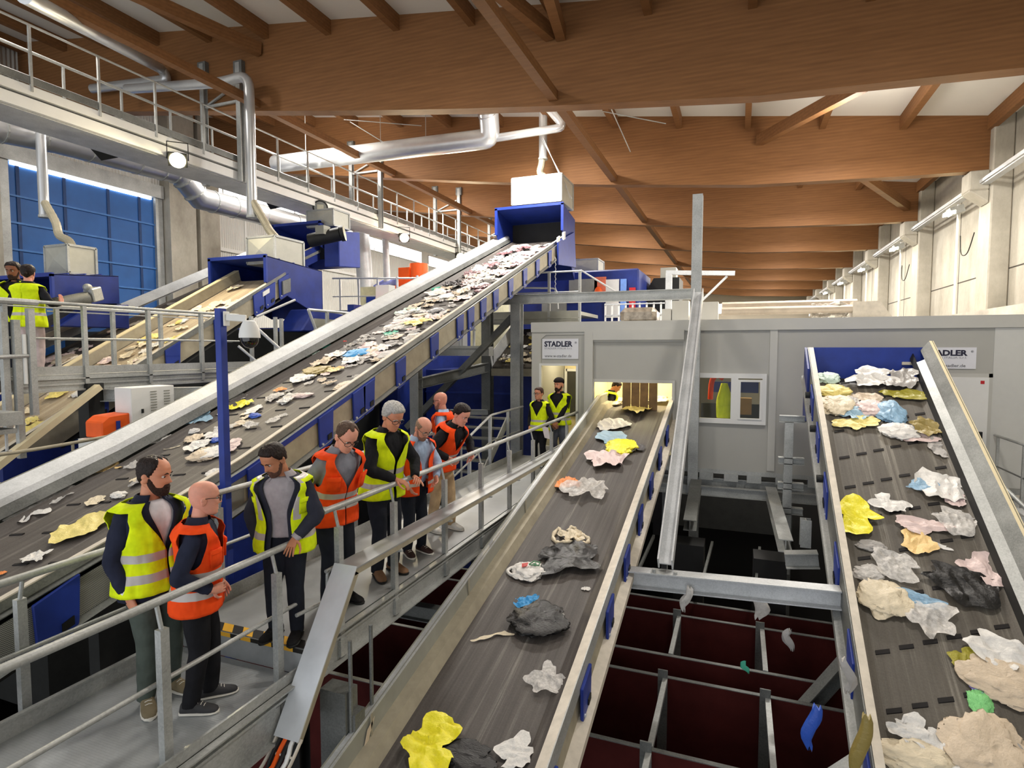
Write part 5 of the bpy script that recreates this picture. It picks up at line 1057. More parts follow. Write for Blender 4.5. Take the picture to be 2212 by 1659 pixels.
# sticker on the inner plate
p = QX(-2.935, 795, 1590); one(MB().prism([p+V((0, -.07, -.08)), p+V((0, .0, -.04)), p+V((0, .1, .12)), p+V((0, -.01, .06))], (.004, 0, 0)), 'paper_scrap', PL['beige'], 'torn paper scrap stuck on the left side plate of the middle conveyor', 'paper scrap')
rt = [
 (1768, 806, 1808, 829, 'bag', 'mint', BG, 'mint white bag in the top left corner of the steep conveyor', .35, 0),
 (1846, 800, 1926, 838, 'rag', 'white', FS, 'white pleated film at the top of the steep conveyor', .3, .15),
 (1918, 800, 1978, 842, 'rag', 'grey', FS, 'grey crumpled film at the top right of the steep conveyor', .35, -.4),
 (1918, 841, 1996, 866, 'sheet', 'olive', FS, 'long olive yellow film near the top right of the steep conveyor', .3, -.1),
 (1774, 831, 1829, 859, 'bag', 'straw', BG, 'yellowish crumpled bag by the left rail, below the mint one', .35, 0),
 (1775, 856, 1828, 890, 'bag', 'cream', BG, 'cream crumpled bag by the left rail, below the yellowish one', .35, .2),
 (1820, 854, 1850, 879, 'bag', 'clear', BG, 'small clear bag right of the cream one on the steep conveyor', .35, 0),
 (1845, 847, 1901, 871, 'sheet', 'beige', PS, 'flat beige piece in the middle of the upper steep conveyor', .25, -.1),
 (1820, 880, 1880, 906, 'rag', 'paleblue', FS, 'blue and white film scrap in the upper middle of the steep conveyor', .3, .2),
 (1854, 866, 1908, 898, 'bag', 'pink', BG, 'pinkish white bag between two blue scraps on the steep conveyor', .35, 0),
 (1900, 864, 1945, 914, 'bag', 'clearblue', BG, 'light blue bag right of the pinkish one on the steep conveyor', .4, 0),
 (1809, 899, 1889, 927, 'sheet', 'straw', FS, 'straw yellow flattened bag alone under the blue scraps', .25, .12),
 (1912, 914, 1972, 949, 'bag', 'white', BG, 'white two lobed bag on the right half of the steep conveyor', .35, 0),
 (1950, 930, 2022, 957, 'sheet', 'pink', FS, 'pale printed film right of the two lobed white bag', .25, -.1),
 (1982, 903, 2022, 942, 'sheet', 'khaki', FS, 'olive film standing against the right skirt of the steep conveyor', .4, .6),
 (2020, 935, 2045, 985, 'rag', 'grey', FS, 'greyish film tail along the right skirt of the steep conveyor', .3, 1.2),
 (1958, 1034, 2022, 1064, 'rag', 'clearblue', FS, 'film with blue print beside the long clear bag', .3, -.3),
 (1985, 1024, 2072, 1072, 'sheet', 'white', BG, 'long whitish bag lying slanted on the right of the steep conveyor', .3, -.45),
 (2048, 1062, 2086, 1096, 'rag', 'pink', FS, 'small white scrap with red print at the end of the long whitish bag', .3, 0),
 (1820, 1080, 1889, 1146, 'rag', 'yellow', BG, 'bright yellow bag by the left rail of the steep conveyor', .25, .6),
 (1884, 1068, 1946, 1103, 'rag', 'white', FS, 'white crumpled film right of the bright yellow bag', .3, -.2),
 (1938, 1112, 2046, 1156, 'rag', 'pink', BG, 'wide beige pink bag in the middle of the steep conveyor', .25, 0),
 (2034, 1098, 2102, 1150, 'rag', 'clear', FS, 'pointed clear film right of the wide beige pink bag', .3, -.4),
 (1958, 1146, 2012, 1196, 'sheet', 'peach', PS, 'peach coloured sheet below the wide beige pink bag', .2, -.6),
 (1956, 1128, 2038, 1186, 'strip', 'white', PS, 'thin white stick lying across the peach sheet', .3, -.65),
 (1858, 1166, 1906, 1190, 'bag', 'grey', BG, 'small grey white crumpled bag on the left of the steep conveyor', .35, 0),
 (1896, 1188, 1986, 1242, 'rag', 'clear', BG, 'milky clear bag in the left middle of the steep conveyor', .3, -.3),
 (1850, 1218, 1904, 1256, 'bag', 'clear', BG, 'round clear bag against the left rail below the milky one', .35, 0),
 (2084, 1194, 2180, 1260, 'sheet', 'pink', BG, 'pale rounded bag above the big black bag on the right', .25, -.3),
 (2018, 1220, 2152, 1294, 'rag', 'black', BG, 'big black bag on the right of the steep conveyor', .28, -.25),
 (2130, 1254, 2152, 1292, 'strip', 'pink', FS, 'pinkish twisted tail hanging off the big black bag', .3, 1.3),
 (1876, 1260, 1940, 1318, 'bag', 'cream', PS, 'crumpled white paper ball left of the blue bag on the steep conveyor', .4, .5),
 (1936, 1278, 2022, 1312, 'rag', 'clearblue', BG, 'blue and clear bag with a milky bag under it on the steep conveyor', .35, -.1),
 (1950, 1302, 2050, 1372, 'rag', 'clear', BG, 'milky crumpled bag below the blue one on the steep conveyor', .35, -.4),
 (2104, 1366, 2222, 1442, 'sheet', 'white', BG, 'large bright white bag at the right edge of the steep conveyor', .3, -.2),
 (2072, 1394, 2114, 1452, 'rag', 'olive', FS, 'olive clear film sticking out left of the large white bag', .25, -.5),
 (2112, 1428, 2225, 1502, 'bag', 'beige', BG, 'beige fluffy bag under the large white bag', .3, -.2),
 (2098, 1488, 2132, 1542, 'bag', 'green', BG, 'small bag with green liquid colour on the lower steep conveyor', .3, 1.5),
 (2102, 1464, 2126, 1500, 'rag', 'violet', FS, 'pointed violet film tip above the small green bag', .3, 1.5),
 (2180, 1500, 2225, 1532, 'rag', 'grey', FS, 'grey film scrap at the right edge below the beige fluffy bag', .3, 0),
 (1924, 1542, 1988, 1614, 'rag', 'white', BG, 'white bag standing up at the bottom left of the steep conveyor', .4, 1.3),
 (1918, 1594, 2038, 1672, 'bag', 'cream', BG, 'large cream bag at the bottom edge of the steep conveyor', .35, 0),
 (2008, 1588, 2094, 1670, 'rag', 'white', BG, 'white torn bag right of the large cream one at the bottom', .3, -.6),
 (2084, 1556, 2184, 1670, 'bag', 'beige', BG, 'brownish fluffy bag at the bottom right of the steep conveyor', .3, -.8),
 (2176, 1600, 2230, 1668, 'rag', 'grey', BG, 'greyish bag in the bottom right corner of the picture', .3, 0),
]
for x0, y0, x1, y1, k, mt, nm, lb, h_, an in rt: put(Rb, x0, y0, x1, y1, k, mt, nm, lb, h_, an)
lf = [
 (18, 1086, 110, 1130, 'rag', 'white', FS, 'white torn film at the far lower left of the long conveyor', .2, .3),
 (75, 1052, 168, 1092, 'sheet', 'clear', FS, 'long milky film behind the torn white film on the lower long conveyor', .2, .3),
 (120, 1100, 240, 1166, 'sheet', 'straw', PS, 'large yellowish sheet left of the bearded man on the long conveyor', .2, .5),
 (182, 1068, 232, 1094, 'sheet', 'cream', PS, 'cream white flat scrap above the large yellowish sheet', .2, .4),
 (238, 1046, 278, 1088, 'bag', 'white', PS, 'white crumpled paper beside the shoulder of the bearded man', .4, 0),
 (42, 1188, 104, 1222, 'rag', 'white', FS, 'small white rag low on the long conveyor near the left rail', .3, .3),
 (-8, 1225, 16, 1250, 'sheet', 'orange', PS, 'orange scrap at the left picture edge on the long conveyor', .3, 0),
 (198, 988, 264, 1034, 'sheet', 'peach', PS, 'peach paper scrap with an orange corner behind the bearded man', .3, .5),
 (178, 1018, 232, 1038, 'sheet', 'grey', FS, 'flat grey film under the peach paper scrap', .2, .2),
 (255, 990, 312, 1018, 'sheet', 'clear', FS, 'milky film right of the peach paper scrap', .25, 0),
 (296, 930, 360, 978, 'sheet', 'white', BG, 'round white bag lying alone left of the blue pole', .35, .4),
 (354, 954, 390, 978, 'strip', 'cream', PS, 'thin curved cream strip below the round white bag', .3, .6),
 (388, 878, 468, 930, 'rag', 'paleblue', BG, 'pale blue torn bag left of the blue pole on the long conveyor', .3, -.2),
 (402, 920, 434, 940, 'bag', 'white', PS, 'small white scrap hanging below the pale blue torn bag', .3, 0),
 (394, 934, 440, 962, 'sheet', 'beige', PS, 'beige folded scrap below the pale blue torn bag', .3, .4),
 (450, 878, 482, 910, 'sheet', 'white', BG, 'white rounded scrap touching the left of the blue pole', .35, 0),
 (452, 925, 482, 970, 'bag', 'deepblue', BG, 'strong blue bag half hidden by the blue pole', .35, 0),
 (404, 968, 470, 1000, 'bag', 'beige', BG, 'greyish beige crumpled bag beside the blue pole', .3, 0),
 (494, 858, 548, 890, 'rag', 'yellow', FS, 'yellow green film right of the blue pole', .25, .3),
 (494, 845, 540, 872, 'sheet', 'white', PS, 'white sheet behind the yellow green film right of the blue pole', .25, .3),
 (586, 836, 620, 850, 'sheet', 'orange', SC, 'small orange yellow piece on the middle stretch of the long conveyor', .3, .2),
 (596, 850, 640, 880, 'sheet', 'white', BG, 'round white bag below the small orange yellow piece', .35, 0),
 (535, 890, 565, 906, 'bag', 'deepblue', SC, 'small blue lump right of the blue pole', .4, 0),
 (620, 808, 682, 830, 'rag', 'white', FS, 'white and black torn film left of the olive net', .3, .2),
 (656, 788, 716, 812, 'bag', 'khaki', SC, 'olive brown tangled net on the middle of the long conveyor', .25, .2),
 (706, 790, 748, 808, 'sheet', 'peach', PS, 'peach scrap right of the olive tangled net', .3, .2),
 (655, 750, 694, 780, 'rag', 'mint', FS, 'whitish folded film above the olive tangled net', .3, .4),
 (690, 742, 724, 758, 'sheet', 'teal', FS, 'dark green film near the left side of the long conveyor', .25, .2),
 (746, 746, 798, 780, 'bag', 'blue', BG, 'bright blue bag standing out in the middle of the long conveyor', .4, .2),
 (732, 732, 750, 744, 'bag', 'red', SC, 'small red lump left above the bright blue bag', .4, 0),
 (826, 710, 864, 732, 'sheet', 'teal', BG, 'teal green bag up the long conveyor from the bright blue one', .35, .2),
 (852, 655, 912, 690, 'sheet', 'mint', BG, 'long mint clear bag on the upper part of the long conveyor', .3, .3),
 (930, 610, 962, 636, 'bag', 'teal', SC, 'dark teal scrap in the heap on the upper long conveyor', .3, .3),
 (862, 690, 930, 712, 'rag', 'straw', BG, 'cream yellow bag near the right edge, above the teal green one', .3, .2),
]
for x0, y0, x1, y1, k, mt, nm, lb, h_, an in lf: put(Lb, x0, y0, x1, y1, k, mt, nm, lb, h_, an, slen=.9)
WORD = {'white': 'white', 'cream': 'cream', 'beige': 'beige', 'grey': 'grey', 'pink': 'pinkish', 'clear': 'milky clear', 'dark': 'dark grey', 'maroon': 'dark reddish', 'straw': 'pale yellow'}
def spread(bf, cnt, yr, xr, where, cols, smin, smax, bias=1.0, seed=1, h=.28):
    r = random.Random(seed)
    for i in range(cnt):
        y = yr[0]+(yr[1]-yr[0])*r.random(); x = xr[0]+(xr[1]-xr[0])*(1-r.random()**bias)
        mt = r.choice(cols); k = r.choice(['sheet', 'rag', 'bag', 'rag', 'sheet']); nm = {'bag': BG, 'rag': FS, 'sheet': PS if mt != 'clear' else FS}[k]
        sx = smin+(smax-smin)*r.random()**1.5; sy = sx*(.5+.6*r.random()); x = max(xr[0]+sx*.3, min(xr[1]-sx*.3, x))
        what = 'crumpled bag' if k == 'bag' else 'ragged film scrap' if k == 'rag' else 'flat paper scrap' if mt != 'clear' else 'smooth film scrap'
        lb = '%s %s %s' % (WORD[mt], what, where)
        scrap(belt_at(bf, y, x), r.random()*6.28, sx, sy, sx*h*(.7+.7*r.random())*2, k, 500+r.randint(0, 5), mt, nm, lb, '%s %ss %s' % (WORD[mt], what, where))
COLS = ['white', 'cream', 'beige', 'grey', 'pink', 'clear', 'white', 'clear', 'beige', 'dark', 'grey', 'pink']
spread(Lb, 40, (4.6, 8.2), (-6.6, -5.42), 'on the lower stretch of the long conveyor', ['white', 'beige', 'cream', 'clear', 'grey', 'pink'], .14, .34, .6, 3, .22)
spread(Lb, 100, (8.2, 12.4), (-6.8, -5.42), 'on the middle stretch of the long conveyor', COLS, .16, .48, .7, 4, .25)
spread(Lb, 190, (12.4, 17.9), (-6.8, -5.42), 'on the heaped upper stretch of the long conveyor', COLS+['maroon', 'maroon', 'white', 'pink'], .2, .6, .95, 5, .28)
spread(Bb, 60, (4.4, 11.2), (-11.65, -10.5), 'on the conveyor with the cream board', ['cream', 'cream', 'straw', 'white', 'pink'], .2, .46, .8, 6, .25)
spread(Cb, 44, (7.6, 14.2), (-13.7, -12.65), 'on the far left conveyor', ['pink', 'white', 'clear', 'grey', 'beige'], .18, .45, .9, 7, .25)
spread(lambda y: D_T(y)+.03, 60, (15.05, 17), (-6.25, -5.0), 'on the short conveyor behind the frame columns', ['cream', 'white', 'straw', 'dark'], .12, .3, 1, 8, .3)
# scraps that hang in the pit
def hang(p, w_, h_, mat, lab, nm='hanging_film'):
    m = MB(); rings = []; sd = R.random()*9
    for i in range(9):
        t_ = i/8; ww = w_*(.5+.5*math.sin(t_*PI)+.25*noise.noise(V((t_*4, sd, 0))))*(1 if t_ < .7 else 1.5-t_*.9)
        rings.append([p+V((ww*math.cos(a)*.6+.04*math.sin(t_*5+sd), ww*math.sin(a)*.35, -h_*t_+.03*math.sin(3*a+sd))) for a in [2*PI*k/14 for k in range(14)]])
    one(m.loft(rings), nm, PL[mat], lab, 'plastic film', smooth=55)
hang(QY(7.4, 1483, 1268), .09, .3, 'clear', 'clear film draped over the left divider rail in the pit')
hang(QY(7.9, 1640, 1285), .16, .3, 'clear', 'milky bag with yellow top hanging on the right divider rail in the pit')
hang(QY(7.85, 1632, 1278), .07, .09, 'straw', 'yellowed knot on top of the milky bag in the pit')
hang(QY(6.05, 1755, 1525), .10, .42, 'deepblue', 'blue rag hanging from the pale brace in the pit')
hang(QY(7.4, 1705, 1362), .08, .22, 'grey', 'grey bag hanging in the dark right of the divider rails')
hang(QY(7.3, 1610, 1432), .03, .1, 'teal', 'tiny green scrap on a maroon board in the pit')
hang(QX(1.0, 1832, 1425), .09, .3, 'grey', 'grey film caught under the left flank of the steep conveyor')
hang(QX(1.05, 1862, 1545), .1, .6, 'khaki', 'yellowish film strip hanging low under the steep conveyor')
# ================================================================ people
def remesh(mb, vox, smooth=3, disp=0, fr=9, seed=0, zs=.5):
    me = bpy.data.meshes.new('t'); me.from_pydata(mb.v, [], mb.f)
    bm = bmesh.new(); bm.from_mesh(me); bmesh.ops.recalc_face_normals(bm, faces=bm.faces[:]); bm.to_mesh(me); bm.free()
    o = bpy.data.objects.new('t', me); C.objects.link(o)
    md = o.modifiers.new('r', 'REMESH'); md.mode = 'VOXEL'; md.voxel_size = vox
    dg = bpy.context.evaluated_depsgraph_get(); dg.update()
    m2 = bpy.data.meshes.new_from_object(o.evaluated_get(dg)); bpy.data.objects.remove(o); bpy.data.meshes.remove(me)
    bm = bmesh.new(); bm.from_mesh(m2)
    for _ in range(smooth): bmesh.ops.smooth_vert(bm, verts=bm.verts[:], factor=.5, use_axis_x=True, use_axis_y=True, use_axis_z=True)
    if disp:
        bm.normal_update()
        for v in bm.verts:
            q = V((v.co.x*fr, v.co.y*fr, v.co.z*fr*zs))+V((seed*3.1, 0, seed))
            v.co += v.normal*(disp*(noise.noise(q)+.5*noise.noise(q*2.3)))
    out = MB(); bm.verts.index_update()
    out.v = [v.co.copy() for v in bm.verts]; out.f = [tuple(x.index for x in f.verts) for f in bm.faces]; out.m = [0]*len(out.f)
    bm.free(); bpy.data.meshes.remove(m2); return out
TOR = [(.78, .172, .112, .125), (.86, .176, .114, .13), (.95, .172, .112, .125), (1.04, .160, .108, .108), (1.14, .160, .112, .106), (1.24, .172, .120, .112), (1.33, .186, .120, .118), (1.39, .192, .108, .114), (1.43, .176, .088, .100), (1.465, .125, .068, .082), (1.49, .075, .058, .068), (1.53, .058, .055, .06)]
def torrow(z):
    for a, b in zip(TOR, TOR[1:]):
        if z <= b[0]:
            t = max(0, (z-a[0])/(b[0]-a[0])); t = t*t*(3-2*t) if False else t
            return [a[i]+(b[i]-a[i])*t for i in (1, 2, 3)]
    return list(TOR[-1][1:])
def sgp(x, p): return math.copysign(abs(x)**p, x)
HEADP = [(-.120, .016, .066, .036), (-.114, .034, .080, .012), (-.102, .047, .087, -.012), (-.082, .056, .089, -.045), (-.06, .062, .089, -.07), (-.03, .067, .088, -.088), (0, .071, .086, -.098), (.03, .075, .089, -.103), (.058, .0755, .085, -.102), (.082, .069, .072, -.092), (.1, .055, .052, -.074), (.111, .037, .03, -.05), (.117, .014, .006, -.022)]
def hrow(z):
    z = max(HEADP[0][0], min(HEADP[-1][0], z))
    for a, b in zip(HEADP, HEADP[1:]):
        if z <= b[0]:
            t = (z-a[0])/(b[0]-a[0]); return [a[i]+(b[i]-a[i])*t for i in (1, 2, 3)]
def g2(x, s): return math.exp(-(x/s)**2)
def headpt(z, u, face=True):
    w_, f, b = hrow(z); yc = (f+b)*.42
    cu, su = math.cos(u), math.sin(u)
    x = w_*sgp(su, .92); y = yc+((f-yc)*sgp(cu, .9) if cu > 0 else (yc-b)*sgp(cu, .92))
    if face and cu > 0:
        nz = 0 if z > .022 or z < -.05 else (max(0, (.022-z)/.052) if z > -.03 else max(0, 1-(-.03-z)/.018))
        y += .027*g2(x, .0125+.004*nz)*nz**1.1
        ax = abs(x)
        y -= .010*g2(ax-.032, .017)*g2(z-.004, .012); y += .006*g2(ax-.027, .026)*g2(z-.025, .010)
        y += .007*g2(x, .022)*(g2(z+.061, .0065)+g2(z+.076, .007)); y -= .005*g2(x, .024)*g2(z+.0685, .0032)
        y += .006*g2(x, .02)*g2(z+.104, .014); y += .004*g2(ax-.045, .02)*g2(z+.03, .02)
    return V((x, y, z))
HC = V((0, -.008, .01))
def headgrid(nz=46, nu=56):
    us = []
    for k in range(nu):
        v = -PI+2*PI*(k+.5)/nu; us.append(v-.5*math.sin(v))
    zs = [HEADP[0][0]+(HEADP[-1][0]-HEADP[0][0])*(.5-.5*math.cos(PI*(i+.35)/(nz-.3))) for i in range(nz)]
    return zs, us
HAIRL = {'full': lambda a: .078-.012*g2(a-.9, .4) if a < 1.0 else (.07-(a-1.0)*.14 if a < 1.55 else -.007-(a-1.55)*.045),
         'recede': lambda a: (.100+.008*g2(a-.55, .3)) if a < .75 else (.1-(a-.75)*.15 if a < 1.5 else -.012-(a-1.5)*.04),
         'thin': lambda a: (.093+.012*g2(a-.6, .3)) if a < .8 else (.1-(a-.8)*.15 if a < 1.5 else -.008-(a-1.5)*.042)}
def sst(x): x = max(0, min(1, x)); return x*x*(3-2*x)
def person(pos, head, H, label, skin, top, legs, vest, shoes, lean=0, hy=0, hp=0, hr=0, wr=None, wl=None, er=(.5, -.6, -.2), el=(-.5, -.6, -.2), handr=None, handl=None, feet=((.1, .02, 8), (-.1, -.02, -8)),
           hair=None, hairc=None, beard=None, glasses=None, belly=0, shirt=None, collar=None, vgap=0, vv=1.22, sole=None, bands=((.98, 1.04), (1.1, 1.16)), vstripe=False, hem=.83, build=1.0, open_jacket=False, cap=None, pockets=False, jgap=.3, bun=False, fringe=False, sleeve=None, shortsl=False, vflare=.02, name='person', vtop=True, noleg=False):
    k = H/1.75; h = math.radians(head); Fv = V((math.cos(h), math.sin(h), 0)); Rv = V((math.sin(h), -math.cos(h), 0)); P0 = V(pos)
    W = lambda p: P0+(Rv*p[0]+Fv*p[1]+V((0, 0, 1))*p[2])*k
    inv = lambda q: V(((V(q)-P0).dot(Rv)/k, (V(q)-P0).dot(Fv)/k, (V(q)-P0).z/k))
    ln = math.radians(lean)
    def T(p):
        p = V(p); a = ln*max(0, min(1, (p.z-.88)/.22))
        c, s = math.cos(a), math.sin(a); dz = p.z-.9
        return V((p.x, p.y*c+dz*s, .9+dz*c-p.y*s)) if a else p
    root = thing(name, P0, label, 'person')
    def ring(z, g, n=36, fl=0, us=None):
        a, f, b = torrow(z); a = a*build+g; f = f*build+g+belly*g2(z-1.06, .13); b = b*build+g
        out = []
        for u in (us or [2*PI*i/n for i in range(n)]):
            cu, su = math.cos(u), math.sin(u)
            out.append(T((a*sgp(su, .85), (f if cu > 0 else b)*sgp(cu, .85), z)))
        return out
    def wl_(rs): return [[W(p) for p in r] for r in rs]
    def zr(z0, z1, d=.03):
        n = max(2, int((z1-z0)/d)); return [z0+(z1-z0)*i/n for i in range(n+1)]
    # --- limbs
    def ik(S, E, hint, a, b):
        S, E = V(S), V(E); d = E-S; L_ = min(d.length, (a+b)*.995); u = d.normalized(); E = S+u*L_
        x = (a*a-b*b+L_*L_)/(2*L_); hgt = math.sqrt(max(0, a*a-x*x)); hv = V(hint); hv = (hv-u*hv.dot(u)).normalized()
        return S+u*x+hv*hgt, E
    arms = {}
    for sd, wv, ev in ((1, wr, er), (-1, wl, el)):
        S = T((.176*sd*build, -.005, 1.385)); wv = wv or (.24*sd, .03, .86)
        E, Wp = ik(S, wv, ev, .295, .265); arms[sd] = (S, E, Wp)
    legp = {}
    for sd, (fx, fy, ang) in ((1, feet[0]), (-1, feet[1])):
        A = V((fx, fy, .085)); Hj = V((.088*sd, 0, .9)); kn, A2 = ik(Hj, A, (fx*.3, 1, 0), .417, .404); legp[sd] = (Hj, kn, A)
    def limb(mb, p, q, r, rs, g=0, n=14):
        pts = [p, p.lerp(q, .33), p.lerp(q, .7), q, q.lerp(r, .3), q.lerp(r, .65), r]
        mb.tube([W(x) for x in bez(pts, 2)], [((rs[min(6, i//2)]+rs[min(6, (i+1)//2)])/2+g)*k for i in range(13)], n)
        for x, rr in ((p, rs[0]), (q, rs[3])): mb.ell(W(x), (rr+g)*k, (rr+g)*k, (rr+g)*k, n=12, m=8)
    AR = [.054, .055, .05, .044, .044, .038, .031]; LR = [.097, .091, .079, .062, .061, .057, .047]
    # --- body (one continuous skin)
    mb = MB(); mb.loft(wl_([ring(z, -.02, 20) for z in zr(.8, 1.47, .05)]))
    for sd in (1, -1):
        limb(mb, *arms[sd], [r*.8 for r in AR]); limb(mb, *legp[sd], [r*.72 for r in LR])
    hb = T((0, .0, 1.47)); hyaw, hpit, hrol = math.radians(hy), math.radians(hp), math.radians(hr)
    RM = Matrix.Rotation(hyaw, 3, 'Z') @ Matrix.Rotation(-hpit-ln*.55, 3, 'X') @ Matrix.Rotation(hrol, 3, 'Y')
    pv = V((0, -.02, -.115)); nb = T((0, .005, 1.515))
    HS = 1.12; hk = k*HS; HD = lambda p: W(nb+RM @ ((V(p)-pv)*HS)+V((0, 0, .012)))
    mb.tube([W(T((0, -.008, 1.42))), W(T((0, -.005, 1.48))), HD((0, -.018, -.09)), HD((0, -.02, -.03))], [.068*k, .061*k, .06*k, .055*k], 16)
    body = remesh(mb, .017, 3)
    zs, us = headgrid()
    body.loft([[HD(headpt(z, u)) for u in us] for z in zs])
    for sd in (1, -1):
        M = RM @ Matrix.Rotation(.35*sd, 3, 'Z') @ Matrix.Rotation(-.2, 3, 'X'); Mw = Matrix((Rv, Fv, V((0, 0, 1)))).transposed() @ M
        body.ell(HD((.074*sd, -.012, -.012)), .009*hk, .021*hk, .034*hk, Mw, 10, 8); body.ell(HD((.078*sd, -.018, -.002)), .009*hk, .019*hk, .02*hk, Mw, 10, 6)
    def hand(sd, spec):
        S, E, Wp = arms[sd]
        d, nrm, curl, spread = spec if spec else ((Wp-E).normalized()+V((0, .1, -.2)), (-sd, 0, 0), .45, .08)
        d = V(d).normalized(); nrm = V(nrm); nrm = (nrm-d*nrm.dot(d)).normalized(); sdv = d.cross(nrm)  # nrm: palm side
        thumb_side = sdv*(1 if (sdv.dot(d.cross(nrm)) > 0) else -1)*(-1 if sd > 0 else 1)
        o = Wp
        rg = []
        for t, w_, th in ((-.03, .026, .024), (0, .027, .021), (.03, .036, .018), (.065, .041, .016), (.09, .040, .013)):
            rg.append([W(o+d*t+thumb_side*(w_*sgp(math.cos(a), .7))+nrm*(th*sgp(math.sin(a), .8))) for a in [2*PI*i/14 for i in range(14)]])
        body.loft(rg)
        for i, (off, ln_) in enumerate(((.03, .074), (.0105, .082), (-.010, .077), (-.030, .061))):
            p = o+d*.086+thumb_side*off; dd = (d+thumb_side*(off*spread*22)).normalized(); pts = [p]; a = curl*.35
            for s_, q in ((.45, 1), (.3, 1.25), (.25, .9)):
                a += curl*q*.6; c_ = math.cos(a); dirv = dd*c_+nrm*math.sin(a); p = p+dirv*(ln_*s_); pts.append(p)
            body.tube([W(x) for x in pts], [.0092*k, .0088*k, .008*k, .0062*k], 8); body.ell(W(pts[-1]), .0064*k, .0064*k, .0064*k, n=8, m=5)
        p = o+d*.022+thumb_side*.026; pts = [p, p+(d*.5+thumb_side*.75+nrm*.25)*.04, p+(d*1.1+thumb_side*.95+nrm*.45)*.055, p+(d*1.7+thumb_side*1.0+nrm*.6)*.055]
        body.tube([W(x) for x in pts], [.013*k, .0115*k, .0095*k, .007*k], 8); body.ell(W(pts[-1]), .0072*k, .0072*k, .0072*k, n=8, m=5)
    hand(1, handr); hand(-1, handl)
    bo = body.build('body', SKIN[skin], root, smooth=60)
    # --- face parts
    ey = MB()
    for sd in (1, -1):
        c = V((.032*sd, .0715, .004)); ey.ell(HD(c), .0105*hk, .0105*hk, .0085*hk, n=10, m=8)
        ey.tube([HD(c+V((0, .0085, 0))), HD(c+V((0, .0115, -.001)))], .0056*hk, 10, 1)
    ey.build('eyes', [plain('eye_white', rgb(205, 196, 188), .3) if 'eye_white' not in bpy.data.materials else bpy.data.materials['eye_white'], BLACK], root, smooth=60)
    hc = hairc or HAIRM['dark']
    eb = MB()
    for sd in (1, -1):
        eb.tube([HD(headpt(z, 0)*0+V((x*sd, headpt(z, math.atan2(x, .09)).y+.003, z))) for x, z in ((.014, .022), (.028, .028), (.045, .022))], [.0035*k, .0045*k, .0025*k], 6)
    eb.build('eyebrows', HAIRM['dark'] if hc is not HAIRM['grey'] else hc, root)
    def shell(mask, th, nm, mt, rough=.004, fr=60, drop=0):
        rows = []
        for z in zs:
            row = []
            for u in us:
                p = headpt(z, u, mask is not HM); m_ = mask(z, abs(u)); d = (p-HC).normalized()
                row.append(HD(p+d*((-.006 if m_ <= 0 else (th*m_-.003*(1-m_)+rough*noise.noise(p*fr)*m_)))))
            rows.append(row)
        MB().loft(rows).build(nm, mt, root, smooth=70)
    HM = None
    if hair:
        hl = HAIRL[hair]; tt = .014 if hair == 'full' else .008
        HM = (lambda z, a: sst((z-hl(a))/.014)*(1 if not fringe else (1-sst((z-.062)/.03)))); th_ = tt*(1.35 if hc is HAIRM['grey'] else 1)
        shell(HM, th_, 'hair', hc, .006, 55)
    if fringe:
        HM = (lambda z, a: sst((z-HAIRL['recede'](a))/.014)*(1-sst((z-.05)/.03))); shell(HM, .006, 'hair', hc, .002)
    if bun:
        HM = (lambda z, a: sst((z-HAIRL['full'](a))/.014)); shell(HM, .012, 'hair', hc, .004)
        MB().ell(HD((0, -.125, -.01)), .035*k, .03*k, .035*k).build('hair_bun', hc, root, smooth=60)
    if cap:
        HM = (lambda z, a: sst((z-(.042-.03*sst((a-1.2)/1.2)))/.012)); shell(HM, .02, 'knit_cap', cap, .003, 80)
    if beard:
        BM = lambda z, a: (sst((1.75-a)/.2)*sst((((-.042-.02*sst((a-.3)/.4)) if a < 1.05 else -.062+.062*sst((a-1.05)/.5))-z)/.012)*(1-.8*g2(a, .25)*g2(z+.0685, .006)))*(1 if z > -.118 else .6)
        shell(BM, beard[0], 'beard', beard[1], .002, 120)
    if glasses:
        m = MB(); yy = .1
        for sd in (1, -1):
            m.tube([HD((.034*sd+.027*sgp(math.cos(a), .8), yy-.012*abs(sgp(math.cos(a), 1)*(1 if sd*math.cos(a) > 0 else 0)), .002+.018*sgp(math.sin(a), .8))) for a in [2*PI*i/16 for i in range(17)]], .0026*k, 6)
            m.tube([HD((.061*sd, yy-.012, .008)), HD((.077*sd, .03, .01)), HD((.079*sd, -.015, .006)), HD((.078*sd, -.03, -.012))], .0026*k, 6)
        m.tube([HD((-.008, yy+.001, .006)), HD((.008, yy+.001, .006))], .0025*k, 6)
        m.build('glasses', glasses, root)
